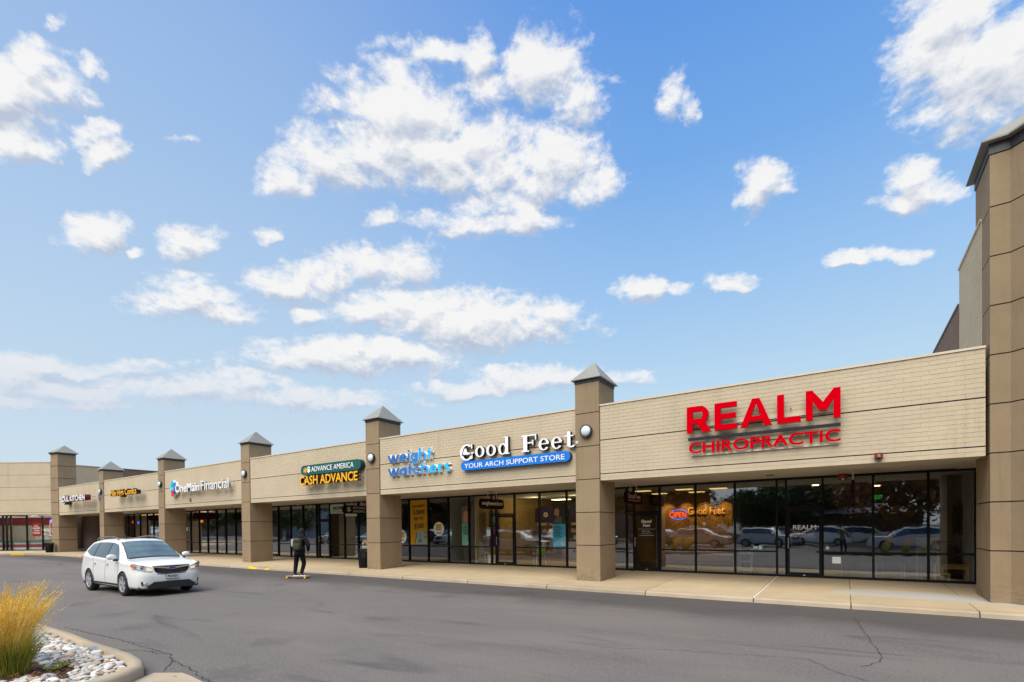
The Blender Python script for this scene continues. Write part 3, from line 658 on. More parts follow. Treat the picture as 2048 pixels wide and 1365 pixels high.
wplate(-9, 7, 5, .2, 3.4, LWALL, 'interior_wall'); wplate(5.85, 5.95, .1, .2, 3.4, LWALL, 'interior_wall', t=4.9); wplate(-9.1, -9, .1, .2, 3.4, LWALL, 'interior_wall', t=4.9); wplate(-9, 6, 4.8, 2.6, 3.4, REDW, 'red_wall_band')
c = [wax(-9, .1, .17), wax(6, .1, .17), wax(6, 5, .17), wax(-9, 5, .17)]; MB().poly(c, [(0, 1, 2, 3)]).build('interior_floor', FLOOR, Wg)
c = [wax(-9, .1, 3.45), wax(6, .1, 3.45), wax(6, 5, 3.45), wax(-9, 5, 3.45)]; MB().poly(c, [(0, 3, 2, 1)]).build('interior_ceiling', CEIL, Wg)
wplate(1.05, 5.4, .12, .2, .98, TEAL, 'window_backing'); wplate(1.05, 5.4, .10, .45, .74, REDW, 'red_stripe')
wplate(-9, 1.0, .12, .2, .98, TEAL, 'window_backing'); wplate(-9, 1.0, .10, .45, .74, REDW, 'red_stripe')
for u in (1.6, 4.4, -2):
    l_ = bpy.data.lights.new('store_fill_light', 'POINT'); l_.energy = 60; l_.color = (1, .9, .72); l_.shadow_soft_size = .2  # added point lights without fixtures, brightening the store interior behind the glass
    lo_ = bpy.data.objects.new('store_fill_light', l_); C.objects.link(lo_); lo_.location = wax(u, 1.6, 3.0)
for u in (2.8, 4.1, -.5): 
    c = [wax(u, 1.0, 3.42), wax(u+1.0, 1.0, 3.42), wax(u+1.0, 1.3, 3.42), wax(u, 1.3, 3.42)]
    MB().poly(c, [(0, 3, 2, 1)]).build('ceiling_light', PANEL_L, Wg)

# ------------------------------------------------------------------ wall lamps on the pillars
LENS = mat('milky_lamp_lens', (.62, .68, .68), .25, .05, coat=.4); LRING = flat('dark_lamp_ring', (.03, .035, .035), .4)
lamp_l = ['round bulkhead lamp on the pillar left of the red chiropractic sign', 'round bulkhead lamp on the pillar left of the blue weight sign',
          'round bulkhead lamp on the pillar left of the green capsule sign bay', 'round bulkhead lamp on the pillar left of the silver financial sign',
          'smallest and farthest round bulkhead lamp, beside the yellow comics sign']
for k in range(5):
    cx = X0-k*SP-.406; root = empty('wall_lamp', (cx, YP, 4.86), 0, lamp_l[k], 'wall lamp', 'round lamps on the brown pillars')
    MB().lathe([(0, -.02), (.17, -.02), (.2, -.05), (.205, -.13), (.165, -.145), (.16, -.12)], 28, 'y', (cx, YP+.02, 4.86)).build('housing', LRING, root, True)
    MB().lathe([(.162, -.125), (.15, -.15), (.1, -.175), (.05, -.185), (0.001, -.188)], 28, 'y', (cx, YP+.02, 4.86)).build('lens', LENS, root, True)

# ------------------------------------------------------------------ signs on the fascia
RED = mat('red_sign_acrylic', (.56, .0, .006), .7, .02, spec=.0); REDD = flat('dark_red_return', (.20, .005, .01))
def sign(name, x, z, label):
    return empty(name, (x, YF, z), 0, label, 'sign')
def bold_word(root):
    H_ = .72; zb = 4.42; y0 = YF-.23; d = .10
    def put(q):
        o = q.build('letter', [RED, REDD], root)
        for pl in o.data.polygons: pl.material_index = 0 if pl.normal.y < -.7 else 1
    def bar(q, x0, x1, z0, z1, e=0): q.xzprism([(x0, zb+z0*H_), (x1, zb+z0*H_), (x1, zb+z1*H_), (x0, zb+z1*H_)], y0+e*.0012, y0+d)
    def quad(q, a, b, c, e_, n=0): q.xzprism([(x, zb+z*H_) for x, z in (a, b, c, e_)], y0+n*.0012, y0+d)
    x0, x1 = LX[0:2]; q = MB(); w = x1-x0; t = .155
    bar(q, x0, x0+t, 0, 1); n = 14; P = []; cz = .66; ro, ri = .34, .34-.21
    xc = x0+w*.55
    bar(q, x0+t, xc, .79, 1, 1); bar(q, x0+t, xc, .32, .52, 1)
    ring_(q, xc, zb+cz*H_, .225, .34*H_, .150, .20*H_, -90, 90, n, y0+.0024, d-.0024)
    quad(q, (x0+w*.66, 0), (x1, 0), (x0+w*.74, .42), (x0+w*.36, .42), 3); put(q)
    x0, x1 = LX[2:4]; q = MB(); bar(q, x0, x0+t, 0, 1); bar(q, x0+t, x1, 0, .19, 1); bar(q, x0+t, x1-.03, .41, .59, 1); bar(q, x0+t, x1-.01, .81, 1, 1); put(q)
    x0, x1 = LX[4:6]; q = MB(); xm = (x0+x1)/2
    quad(q, (x0, 0), (x0+.17, 0), (xm+.0, .84), (xm-.085, 1)); quad(q, (x1-.17, 0), (x1, 0), (xm+.085, 1), (xm-.0, .84), 1); quad(q, (xm-.085, 1), (xm, .80), (xm+.085, 1), (xm, 1), 2)
    quad(q, (x0+.15, .19), (x1-.15, .19), (x1-.215, .37), (x0+.215, .37), 3); put(q)
    x0, x1 = LX[6:8]; q = MB(); bar(q, x0, x0+t, 0, 1); bar(q, x0+t, x1, 0, .19, 1); put(q)
    x0, x1 = LX[8:10]; q = MB(); xm = (x0+x1)/2; bar(q, x0, x0+t-.01, 0, 1); bar(q, x1-t+.01, x1, 0, 1)
    quad(q, (xm-.075, .30), (xm+.01, .30), (x0+t-.01, 1), (x0, 1), 1); quad(q, (xm-.01, .30), (xm+.075, .30), (x1, 1), (x1-t+.01, 1), 2); quad(q, (x0+t-.02, .72), (xm, .30), (xm, .58), (x0+t-.02, 1), 3); quad(q, (xm, .30), (x1-t+.02, .72), (x1-t+.02, 1), (xm, .58), 4); put(q)
def ring_(q, cx, cz, rx, rz, tx, tz, a0=0, a1=360, n=28, yf=0, d=.12):
    P = []; full = abs(a1-a0) >= 360
    for i in range(n+1):
        a = R(a0+(a1-a0)*i/n); c, s_ = cos(a), sin(a)
        P += [(cx+rx*c, yf, cz+rz*s_), (cx+(rx-tx)*c, yf, cz+(rz-tz)*s_), (cx+(rx-tx)*c, yf+d, cz+(rz-tz)*s_), (cx+rx*c, yf+d, cz+rz*s_)]
    F = []
    for i in range(n):
        b = 4*i
        for k in range(4): F.append((b+k, b+(k+1) % 4, b+4+(k+1) % 4, b+4+k))
    if not full: F += [(0, 1, 2, 3), (4*n+3, 4*n+2, 4*n+1, 4*n)]
    q.poly(P, F)
LX = [-3.66, -3.03, -2.93, -2.37, -2.29, -1.55, -1.43, -0.91, -0.8, -0.08]
s = sign('shop_sign', -1.9, 4.5, 'large red letters REALM over CHIROPRACTIC with a dark bar between them')
bold_word(s)
text('CHIROPRACTIC', -3.63, -.08, 3.86, 4.16, YF-.10, .05, s, (RED, REDD), bold=.014)
MB().box(-3.64, -.08, YF-.17, YF-.09, 4.225, 4.295).build('bar', flat('dark_grey_bar', (.02, .022, .03), .5, spec=.2), s)
q = MB(); q.box(-3.6, -.12, YF-.03, YF-.002, 4.6, 4.68); q.box(-3.6, -.12, YF-.05, YF-.002, 3.80, 3.85); q.box(-3.6, -.12, YF-.04, YF-.002, 4.08, 4.14); q.build('raceway', COPE, s)
for i in range(5): MB().tube((-3.3+i*.72, YF-.12, 4.8), (-3.3+i*.72, YF+.01, 4.8), .012).build('mounting_pin', BLK, s)
DB = [flat('blue_letter_%d' % i, c) for i, c in enumerate([(.0, .11, .40), (.0, .14, .48), (.0, .20, .60), (.0, .32, .76), (.0, .44, .86), (.0, .52, .92)])]
WR = flat('white_return', (.72, .72, .70))
s = sign('shop_sign', -14, 4.4, 'blue lower-case weight watchers lettering stacked in two lines on the brick')
def geo(ch, q, x, e, y0, y1, xh=.30, t=.082):
    """bold geometric lower-case letter standing at x on baseline 0; e thickens it; returns its width"""
    zb_ = 0; k = [0]
    def yy(): k[0] += 1; return y0+k[0]*.0011
    def bar(x0, x1, z0, z1): q.xzprism([(x+x0-e, z0-e), (x+x1+e, z0-e), (x+x1+e, z1+e), (x+x0-e, z1+e)], yy(), y1)
    def quad(p): q.xzprism([(x+a, b) for a, b in p], yy(), y1)
    def rg(cx, cz, rx, rz, a0=0, a1=360, n=22): y_ = yy(); ring_(q, x+cx, cz, rx+e, rz+e, t+2*e, t*.95+2*e, a0, a1, n, y_, y1-y_)
    r = xh/2
    if ch == 'w':
        w = .43; c = [(0, xh), (.12, 0), (w/2, xh), (w-.12, 0), (w, xh)]; h = t*.56+e
        for (a, b), (c_, d) in zip(c[:-1], c[1:]): quad([(a-h, b+(e if b else -e)), (a+h, b+(e if b else -e)), (c_+h, d+(e if d else -e)), (c_-h, d+(e if d else -e))] if b > d else [(a-h, b-e), (a+h, b-e), (c_+h, d+e), (c_-h, d+e)])
        return w+.03
    if ch == 'e': rg(r, r, r, r, 0, 318); bar(t*.6, 2*r-t*.2, r-t*.34, r+t*.34); return 2*r
    if ch == 'c': rg(r, r, r, r, 42, 318); return 2*r*.93
    if ch == 'i': bar(0, t, 0, xh); bar(0, t, xh+.05, xh+.05+t*.95); return t
    if ch == 'g': rg(r, r, r, r); bar(2*r-t, 2*r, 0, xh); rg(r, -.0, r, r*.82, 200, 360, 14); return 2*r
    if ch == 'h': bar(0, t, 0, xh*1.52); rg(r*.98, xh-r*.98, r*.98, r*.98, 0, 150, 14); bar(r*1.96-t, r*1.96, 0, xh-r*.9); return r*1.96
    if ch == 't': bar(.045, .045+t, 0, xh*1.36); bar(0, .19, xh-t*.85, xh); return .19
    if ch == 'a': rg(r, r, r, r); bar(2*r-t, 2*r, 0, xh); return 2*r
    if ch == 'r': bar(0, t, 0, xh); rg(r*.95, xh-r*.95, r*.95, r*.95, 62, 150, 10); return r*1.35
    if ch == 's': rg(r*.72, xh*.72, r*.72, xh*.29, 40, 275, 14); rg(r*.72, xh*.28, r*.72, xh*.29, -135, 95, 14); return r*1.44
for wd, x0, x1, zb_ in (('weight', -15.58, -13.22, 4.545), ('watchers', -15.57, -12.32, 4.00)):
    gap = .045; tmp = MB(); W_t = sum(geo(c, tmp, 0, 0, 0, 1) for c in wd)+gap*(len(wd)-1); kx = (x1-x0)/W_t
    for (nm, e, ya, yb) in (('letter', 0, YF-.15, YF-.045), ('letter_backing', .020, YF-.04, YF-.012)):
        x = 0
        for c in wd:
            q = MB(); w_ = geo(c, q, x, e, ya, yb); q.v = [(x0+a*kx, b, zb_+cz_) for a, b, cz_ in q.v]; x += w_+gap
            if nm == 'letter':
                xm = x0+(x-w_/2)*kx; o = q.build(nm, [DB[max(0, min(5, int((xm+15.3)/3.0*6)))], WR], s)
                for pl in o.data.polygons: pl.material_index = 0 if pl.normal.y < -.7 else 1
            else: q.build(nm, WR, s)
# white halo plates behind
# serif letters -----------------------------------------------------
SW = flat('white_letter_face', (.80, .80, .80)); SBK = flat('black_return', (.012, .012, .012))
def ring_(q, cx, cz, rx, rz, tx, tz, a0=0, a1=360, n=28, yf=0, d=.12):
    P = []; full = abs(a1-a0) >= 360
    for i in range(n+1):
        a = R(a0+(a1-a0)*i/n); c, s_ = cos(a), sin(a)
        P += [(cx+rx*c, yf, cz+rz*s_), (cx+(rx-tx)*c, yf, cz+(rz-tz)*s_), (cx+(rx-tx)*c, yf+d, cz+(rz-tz)*s_), (cx+rx*c, yf+d, cz+rz*s_)]
    F = []
    for i in range(n):
        b = 4*i; 
        for k in range(4): F.append((b+k, b+(k+1) % 4, b+4+(k+1) % 4, b+4+k))
    if not full: F += [(0, 1, 2, 3), (4*n+3, 4*n+2, 4*n+1, 4*n)]
    q.poly(P, F)
def serif(ch):
    q = MB(); d = .5; B_ = lambda x0, x1, z0, z1, e=0: q.box(x0, x1, e, d, z0, z1)
    if ch in 'oe':
        if ch == 'o': ring_(q, .5, .5, .5, .52, .26, .11, yf=0, d=d)
        else:
            ring_(q, .5, .5, .48, .52, .24, .10, 8, 325, yf=0, d=d); B_(.2, .93, .5, .6, .01)
        w = 1.0
    elif ch == 'd':
        ring_(q, .46, .5, .46, .52, .24, .11, yf=0, d=d); B_(.70, .97, 0, 1.62, .01); B_(.55, .72, 1.52, 1.62, .02); B_(.97, 1.1, 0, .1, .02); w = 1.08
    elif ch == 'F':
        B_(.15, .47, .0, 1.5); B_(0, .62, 0, .12, .01); B_(0, 1.2, 1.38, 1.5, .01); B_(1.1, 1.2, 1.02, 1.4, .02); B_(.45, .95, .72, .84, .01); B_(.88, .97, .55, 1.0, .02); w = 1.2
    elif ch == 't':
        B_(.22, .5, .1, 1.35); B_(0, .75, .92, 1.03, .01); ring_(q, .56, .2, .34, .22, .22, .12, 180, 340, yf=.02, d=d-.02); w = .82
    elif ch == 'G':
        ring_(q, .75, .72, .75, .8, .32, .15, 48, 330, yf=0, d=d); B_(1.08, 1.36, 0.05, .62, .01); B_(.9, 1.52, .58, .68, .02); B_(1.2, 1.34, 1.05, 1.48, .02); w = 1.45
    return q, w
s = sign('shop_sign', -9.6, 4.4, 'white serif Good Feet lettering above a blue capsule reading Your Arch Support Store')
xh = .375; x = -11.82
for ch, xt, wd in (('G', -11.82, .62), ('o', -11.12, .42), ('o', -10.62, .42), ('d', -10.10, .46), ('F', -9.14, .58), ('e', -8.48, .42), ('e', -8.0, .42), ('t', -7.50, .34)):
    q, w = serif(ch); me_v = []
    for (a, b, c) in q.v: me_v.append((xt+a*wd/w, YF-.16+b*.26, 4.40+c*xh-(.06 if ch == 'G' else 0)))
    q.v = me_v; o = q.build('letter', [SW, SBK], s)
    for pl in o.data.polygons: pl.material_index = 0 if pl.normal.y < -.7 else 1
# little foot emblem in the G
foot = [(-11.72, 4.52), (-11.42, 4.48), (-11.26, 4.50), (-11.30, 4.57), (-11.45, 4.62), (-11.50, 4.78), (-11.60, 4.80), (-11.66, 4.68)]
fc = (-11.5, 4.62); sc_f = lambda k: [(fc[0]+(a-fc[0])*k, fc[1]+(b-fc[1])*k) for a, b in foot]
MB().xzprism(sc_f(1.0), YF-.178, YF-.12).build('emblem_outline', SBK, s); MB().xzprism(sc_f(.76), YF-.185, YF-.12).build('foot_emblem', SW, s)
MB().xzprism([(-11.45, 4.50), (-11.34, 4.50), (-11.40, 4.54)], YF-.19, YF-.17).build('emblem_mark', SBK, s)
MB().lathe([(0, -.02), (.05, -.02), (.05, .03)], 14, 'y', (-7.12, YF-.04, 4.55)).build('registered_mark', flat('pale_dot', (.45, .6, .7)), s)
def capsule(root, x0, x1, z0, z1, y0, y1, face, side, name='capsule'):
    r = (z1-z0)/2; pts = [(x1-r+r*cos(R(a)), (z0+z1)/2+r*sin(R(a))) for a in range(-90, 91, 15)] + [(x0+r+r*cos(R(a)), (z0+z1)/2+r*sin(R(a))) for a in range(90, 271, 15)]
    o = MB().xzprism(pts, y0, y1).build(name, [face, side], root)
    for pl in o.data.polygons: pl.material_index = 0 if pl.normal.y < -.7 else 1
    return o
cap_ = capsule(s, -11.77, -7.30, 3.96, 4.29, YF-.17, YF-.01, flat('royal_blue_face', (.0, .16, .62), .35), SBK)
text('Your Arch Support Store'.upper(), -11.6, -7.5, 4.03, 4.2, YF-.172, .008, s, SW, bold=.004, name='lettering', whole=True)
s = sign('shop_sign', -19.2, 4.4, 'dark green capsule reading ADVANCE AMERICA above yellow CASH ADVANCE letters')
capsule(s, -21.36, -17.15, 4.40, 4.85, YF-.26, YF-.02, flat('dark_teal_face', (.004, .085, .075), .4), flat('darker_teal', (.003, .04, .036)))
text('ADVANCE AMERICA', -20.55, -17.6, 4.52, 4.75, YF-.262, .01, s, SW, name='lettering', whole=True)
text('$', -20.86, -20.62, 4.48, 4.78, YF-.264, .012, s, SW, bold=.03, name='emblem', whole=True)
YL = flat('yellow_sign_face', (.85, .42, .0), .4)
text('*', -21.15, -20.85, 4.48, 4.74, YF-.262, .01, s, YL, bold=.02, name='emblem', whole=True)
text('CASH ADVANCE', -21.24, -17.19, 3.92, 4.33, YF-.22, .19, s, (YL, flat('dark_brown_return', (.05, .02, .01))), bold=.02)
s = sign('shop_sign', -31.5, 4.4, 'silver-white OneMain Financial lettering with a five-piece blue and red emblem')
text('OneMain', -33.87, -30.9, 4.16, 4.66, YF-.2, .14, s, (SW, flat('silver_return', (.42, .42, .42))), bold=.02)
text('Financial', -30.72, -27.7, 4.16, 4.70, YF-.2, .14, s, (SW, flat('silver_return', (.42, .42, .42))), bold=0)
cols = [(.0, .42, .70), (.0, .20, .50), (.01, .07, .30), (.62, .02, .03), (.12, .55, .78)]
for i in range(5):
    a = R(108-72*i); cx, cz = -34.45+.30*cos(a)*.95, 4.46+.30*sin(a); pts = []
    for j in range(5):
        b = a+pi+R(72*j); rr_ = .24; pts.append((cx+rr_*cos(b)*.95, cz+rr_*sin(b)))
    o = MB().xzprism(pts, YF-.2, YF-.05).build('emblem_piece', [flat('emblem_%d' % i, cols[i]), WR], s)
    for pl in o.data.polygons: pl.material_index = 0 if pl.normal.y < -.7 else 1
s = sign('shop_sign', -41.3, 4.5, 'small yellow Mile High Comics lettering with deep black sides')
text('Mile High Comics', -43.05, -38.75, 4.2, 4.75, YF-.3, .28, s, (flat('amber_sign_face', (.85, .40, .01)), SBK), bold=.02)
s = sign('shop_sign', -51, 4.4, 'small white and red SOUL KITCHEN sign at the far end of the row')
text('SOUL KITCHEN', -52.45, -47.2, 4.24, 4.66, YF-.42, .38, s, (SW, flat('maroon_return', (.10, .005, .01))), bold=.03)
MB().lathe([(.0, -.42), (.36, -.42), (.38, -.38), (.38, -.02)], 20, 'y', (-53.05, YF, 4.46)).build('emblem', SBK, s)
MB().lathe([(.0, -.44), (.2, -.44), (.2, -.42)], 18, 'y', (-53.05, YF, 4.46)).build('emblem_face', SW, s)
MB().lathe([(.29, -.44), (.35, -.44), (.35, -.42)], 18, 'y', (-53.05, YF, 4.46)).build('emblem_ring', SW, s)
text('Da', -53.2, -52.87, 4.36, 4.56, YF-.445, .01, s, flat('red_print', (.5, .01, .02)), name='lettering', whole=True, bold=.03)
MB().box(-46.95, -46.5, YF-.2, YF-.02, 4.35, 4.66).build('end_box', flat('grey_box', (.4, .4, .4)), s)

# hanging blade signs under the soffit
MAR = flat('dark_maroon_board', (.022, .007, .008), .85, spec=.05); GOLD = flat('dull_tan_print', (.42, .30, .20))
def blade(x, label, words, col=GOLD, y0=15.88, y1=17.52, z0=2.62, z1=3.02):
    root = empty('hanging_sign', (x, (y0+y1)/2, z0), 0, label, 'sign', 'signs hanging under the soffit'); r = .14
    pts = []
    for (cy, cz, a0) in ((y1-r, z0+r, -90), (y1-r, z1-r, 0), (y0+r, z1-r, 90), (y0+r, z0+r, 180)):
        for a in range(0, 91, 18): pts.append((cy+r*cos(R(a0+a)), cz+r*sin(R(a0+a))))
    n = len(pts); P = [(x-.035, a, b) for a, b in pts]+[(x+.035, a, b) for a, b in pts]
    MB().poly(P, [(i, (i+1) % n, n+(i+1) % n, n+i) for i in range(n)]+[tuple(range(n-1, -1, -1)), tuple(range(n, 2*n))]).build('board', MAR, root)
    for yy in (y0+.55, y1-.5): MB().tube((x, yy, z1-.01), (x, yy, 3.32), .014).build('rod', flat('pale_rod', (.55, .5, .42)), root)
    for (wd, a, b, c, d_) in words: text(wd, a, b, c, d_, 0, .006, root, col, axisdir=(0, 1), org=(x+.036, 0, 0), name='lettering', whole=True, bold=.01)
    return root
blade(-12.0, 'dark maroon hanging sign with pale weightwatchers lettering', [('weightwatchers', 15.98, 17.42, 2.72, 2.93)], flat('pale_print', (.55, .52, .50)))
blade(-6.04, 'dark hanging Good Feet sign close behind the nearest free pillar', [('Good Feet', 16.1, 17.3, 2.80, 2.97), ('Your Arch Support Store', 16.1, 17.3, 2.70, 2.76)])
blade(-20.3, 'dark maroon hanging ADVANCE AMERICA sign half hidden by a pillar', [('ADVANCE', 16.45, 17.4, 2.85, 2.97), ('AMERICA', 16.45, 17.4, 2.68, 2.80), ('$', 16.1, 16.35, 2.7, 2.95)], flat('pale_print', (.55, .52, .50)))
blade(-35.2, 'plain dark hanging sign in front of the financial shop windows', [])
blade(.18, 'dark hanging sign seen edge-on in front of the chiropractic windows', [], z0=2.40, z1=3.02)
blade(-41.8, 'dark hanging sign at the comics shop, farthest along the soffit', [])
for x, y in ((-24.7, 16.4), (-24.7, 17.2)):
    tag(MB().tube((x, y, 3.05), (x, y, 3.32), .016).build('hanging_rod', flat('pale_rod', (.55, .5, .42))), ('nearer' if y < 17 else 'farther')+' bare pale hanging rod under the soffit by the cash shop', 'rod', 'bare rods under the soffit')

# fire bell on the fascia and strobe over the windows
b_ = empty('fire_alarm_bell', (.66, YF, 3.45), 0, 'small dark red fire alarm box with a light under the brick fascia edge', 'fire alarm')
MB().box(.58, .74, YF-.12, YF+.02, 3.39, 3.51).build('housing', flat('maroon_housing', (.13, .012, .016)), b_)
MB().tube((.66, YF-.16, 3.43), (.66, YF-.10, 3.45), .03).build('strobe', flat('amber_lens', (.5, .3, .12)), b_)
MB().tube((.66, YF-.13, 3.37), (.66, YF-.05, 3.39), .035).build('horn', BLK, b_)
b_ = empty('fire_strobe', (-.05, YG-.2, 3.3), 0, 'red ceiling strobe above the chiropractic door windows', 'fire alarm')
MB().lathe([(0, 3.19), (.10, 3.2), (.13, 3.25), (.13, 3.32)], 16, 'z', (-.05, YG-.3, 0)).build('housing', flat('dark_red_strobe', (.25, .01, .012)), b_)
MB().lathe([(0.001, 3.15), (.03, 3.16), (.03, 3.2)], 10, 'z', (-.05, YG-.3, 0)).build('lens', WHITE, b_)
# small vent bracket on the financial fascia
tag(MB().box(-32.75, -32.6, YF-.05, YF, 3.62, 3.80).build('wall_box', flat('brown_box', (.16, .12, .06))), 'tiny brown box under the silver financial sign', 'wall box')

# ------------------------------------------------------------------ window posters, decals and shop things
def poster(name, x0, x1, z0, z1, y, mt, label, cat='poster', t=.004):
    o = empty(name, ((x0+x1)/2, y, z0), 0, label, cat); MB().box(x0, x1, y, y+t, z0, z1).build('sheet', mt, o); return o
YI = YG-.006
PR = lambda nm, c: mat(nm, c, .8, .04, 6, spec=.2)
DK = flat('near_black_print', (.02, .02, .02)); WP = flat('white_print', (.86, .86, .86))
p = poster('window_poster', -17.86, -16.74, 1.07, 3.22, YI, PR('orange_poster', (.62, .30, .01)), 'tall orange poster Loans up to $500 with banknotes')
for wd, a, b, c, d in (('INSTALLMENT', -17.7, -16.9, 2.86, 2.97), ('Loans', -17.65, -16.9, 2.52, 2.8), ('up to', -17.62, -17.0, 2.18, 2.42), ('$500', -17.6, -16.98, 1.8, 2.08)):
    text(wd, a, b, c, d, YI-.012, .003, p, DK, name='lettering', whole=True, bold=.01, tilt=.06)
NOTE = PR('banknote_green', (.36, .42, .34)); ND = PR('banknote_dark', (.05, .12, .09))
for i, (pts) in enumerate(([(-17.6, 1.08), (-17.42, 1.68), (-16.8, 1.75), (-16.76, 1.08)], [(-17.5, 1.08), (-17.25, 1.85), (-16.95, 1.5), (-17.1, 1.08)], [(-17.38, 1.08), (-17.22, 1.62), (-16.9, 1.35), (-16.8, 1.08)])):
    MB().xzprism(pts, YI-.006-.003*i, YI-.004-.003*i).build('banknote', NOTE, p)
for (cx, cz, r) in ((-17.18, 1.25, .085), (-16.86, 1.45, .06)):
    MB().lathe([(r*.45, 0), (r, 0), (r, .002)], 16, 'y', (cx, YI-.016, cz)).build('portrait_ring', ND, p)
for pts in ([(-17.46, 1.6), (-17.40, 1.64), (-17.52, 1.12), (-17.56, 1.12)], [(-17.2, 1.56), (-17.17, 1.54), (-17.33, 1.1), (-17.36, 1.12)], [(-16.95, 1.68), (-16.80, 1.7), (-16.8, 1.66), (-16.95, 1.64)]):
    MB().xzprism(pts, YI-.0155, YI-.0145).build('banknote_line', ND, p)
def oval(x, z, rx, rz, lbl):
    o = empty('window_decal', (x, YI, z), 0, lbl, 'window decal')
    q = MB(); n = 26; P = [(x+rx*cos(2*pi*i/n), YI, z+rz*sin(2*pi*i/n)) for i in range(n)]
    q.poly(P, [tuple(range(n))]); q.build('disc', WP, o)
    MB().box(x-rx*.55, x+rx*.55, YI-.006, YI-.004, z-.05, z+rz*.7).build('yellow_field', flat('decal_yellow', (.8, .55, .02)), o)
    for i, wd in enumerate(('MORE', 'TIME TO', 'REPAY')): text(wd, x-rx*.48, x+rx*.45, z+rz*(.42-.3*i), z+rz*(.62-.3*i), YI-.009, .002, o, DK, name='lettering', whole=True)
    MB().box(x-rx*.5, x+rx*.5, YI-.006, YI-.004, z-.16, z-.14).build('underline', DK, o); MB().box(x-rx*.4, x+rx*.5, YI-.006, YI-.004, z-.22, z-.19).build('underline', DK, o)
oval(-16.02, 1.82, .33, .33, 'white oval decal with yellow field in the third pane of the loan shop')
oval(-18.45, 1.46, .31, .33, 'white oval decal half hidden behind the second pillar')
oval(-21.2, 1.02, .24, .25, 'white oval decal low in the cash shop window behind the litter bin')
# photo style posters (generic people shapes left abstract)
SKIN = PR('warm_photo_tone', (.45, .24, .13)); HAIR = PR('dark_photo_tone', (.07, .04, .03))
p = poster('window_poster', -14.62, -14.18, 1.07, 2.82, YI+.01, PR('mint_poster', (.17, .42, .30)), 'narrow mint green poster with a face photo on top')
MB().box(-14.60, -14.20, YI+.002, YI+.006, 2.05, 2.80).build('photo', PR('photo_brown', (.16, .10, .06)), p)
MB().xzprism([(-14.50, 2.1), (-14.32, 2.07), (-14.24, 2.25), (-14.26, 2.55), (-14.38, 2.68), (-14.5, 2.55), (-14.54, 2.3)], YI-.002, YI+.001).build('photo_face', SKIN, p)
for i in range(6): MB().box(-14.56, -14.30+.02*(i % 3), YI, YI+.004, 1.93-.075*i, 1.96-.075*i).build('print_line', DK, p)
MB().box(-14.28, -14.22, YI, YI+.004, 1.12, 1.2).build('print_mark', WP, p)
p = poster('window_poster', -13.75, -13.15, .98, 2.6, YI+.9, PR('purple_poster', (.14, .03, .14)), 'purple poster with a standing figure photo behind the weight clinic glass')
MB().box(-13.75, -13.15, YI+.893, YI+.897, 1.95, 2.6).build('photo', PR('photo_olive', (.20, .18, .04)), p)
MB().xzprism([(-13.62, 2.05), (-13.3, 2.03), (-13.32, 2.35), (-13.4, 2.45), (-13.4, 2.6), (-13.52, 2.6), (-13.52, 2.45), (-13.6, 2.35)], YI+.886, YI+.889).build('photo_figure', SKIN, p)
MB().box(-13.54, -13.38, YI+.882, YI+.885, 2.12, 2.38).build('photo_shirt', PR('pale_blue_tone', (.35, .5, .5)), p)
for i in range(4): MB().box(-13.7, -13.3, YI+.886, YI+.889, 1.84-.09*i, 1.88-.09*i).build('print_line', PR('pink_print', (.5, .25, .45)), p)
p = poster('window_notice', -13.22, -12.98, 1.50, 1.86, YI, WP, 'white paper notice left of the weight clinic door', 'notice')
MB().box(-13.21, -12.99, YI-.003, YI-.001, 1.77, 1.85).build('header', flat('blue_print', (.08, .35, .5)), p)
p = poster('window_poster', -9.9, -9.29, 1.05, 2.80, YI, PR('sky_blue_poster', (.08, .40, .58)), 'light blue poster under a dark photo at the right end of the weight clinic window')
MB().box(-9.9, -9.29, YI-.006, YI-.002, 1.98, 2.80).build('photo', PR('photo_dark', (.05, .05, .04)), p)
MB().xzprism([(-9.82, 2.35), (-9.62, 2.3), (-9.58, 2.5), (-9.66, 2.62), (-9.8, 2.58)], YI-.009, YI-.007).build('photo_face', SKIN, p)
MB().xzprism([(-9.85, 2.05), (-9.5, 2.0), (-9.45, 2.25), (-9.7, 2.32)], YI-.009, YI-.007).build('photo_shirt', PR('photo_grey_green', (.12, .13, .09)), p)
for i in range(8): MB().box(-9.83, -9.55+.05*(i % 3), YI-.005, YI-.002, 1.88-.062*i, 1.91-.062*i).build('print_line', flat('navy_print', (.01, .05, .12)), p)
MB().xzprism([(-9.88, 1.2), (-9.3, 1.5), (-9.3, 1.1), (-9.88, 1.08)], YI-.0045, YI-.003).build('print_wave', PR('pale_wave', (.22, .52, .66)), p)
MB().lathe([(.05, 0), (.075, 0), (.075, .002)], 16, 'y', (-9.43, YI-.012, 1.18)).build('print_ring', WP, p)
p = poster('window_banner', -24.05, -22.9, 2.72, 3.22, YI, PR('pale_green_banner', (.42, .52, .44)), 'pale green banner with dark NOW lettering above the cash shop glass', 'banner')
text('NOW', -23.8, -22.95, 2.92, 3.12, YI-.01, .003, p, DK, name='lettering', whole=True, bold=.04); text('www.LoanToday.com', -23.95, -22.95, 2.78, 2.86, YI-.01, .003, p, DK, name='lettering', whole=True)
poster('window_banner', -22.75, -21.82, 2.55, 2.82, YI, PR('pale_green_banner', (.42, .52, .44)), 'short pale green banner in the pane left of the ADVANCE AMERICA sign', 'banner')
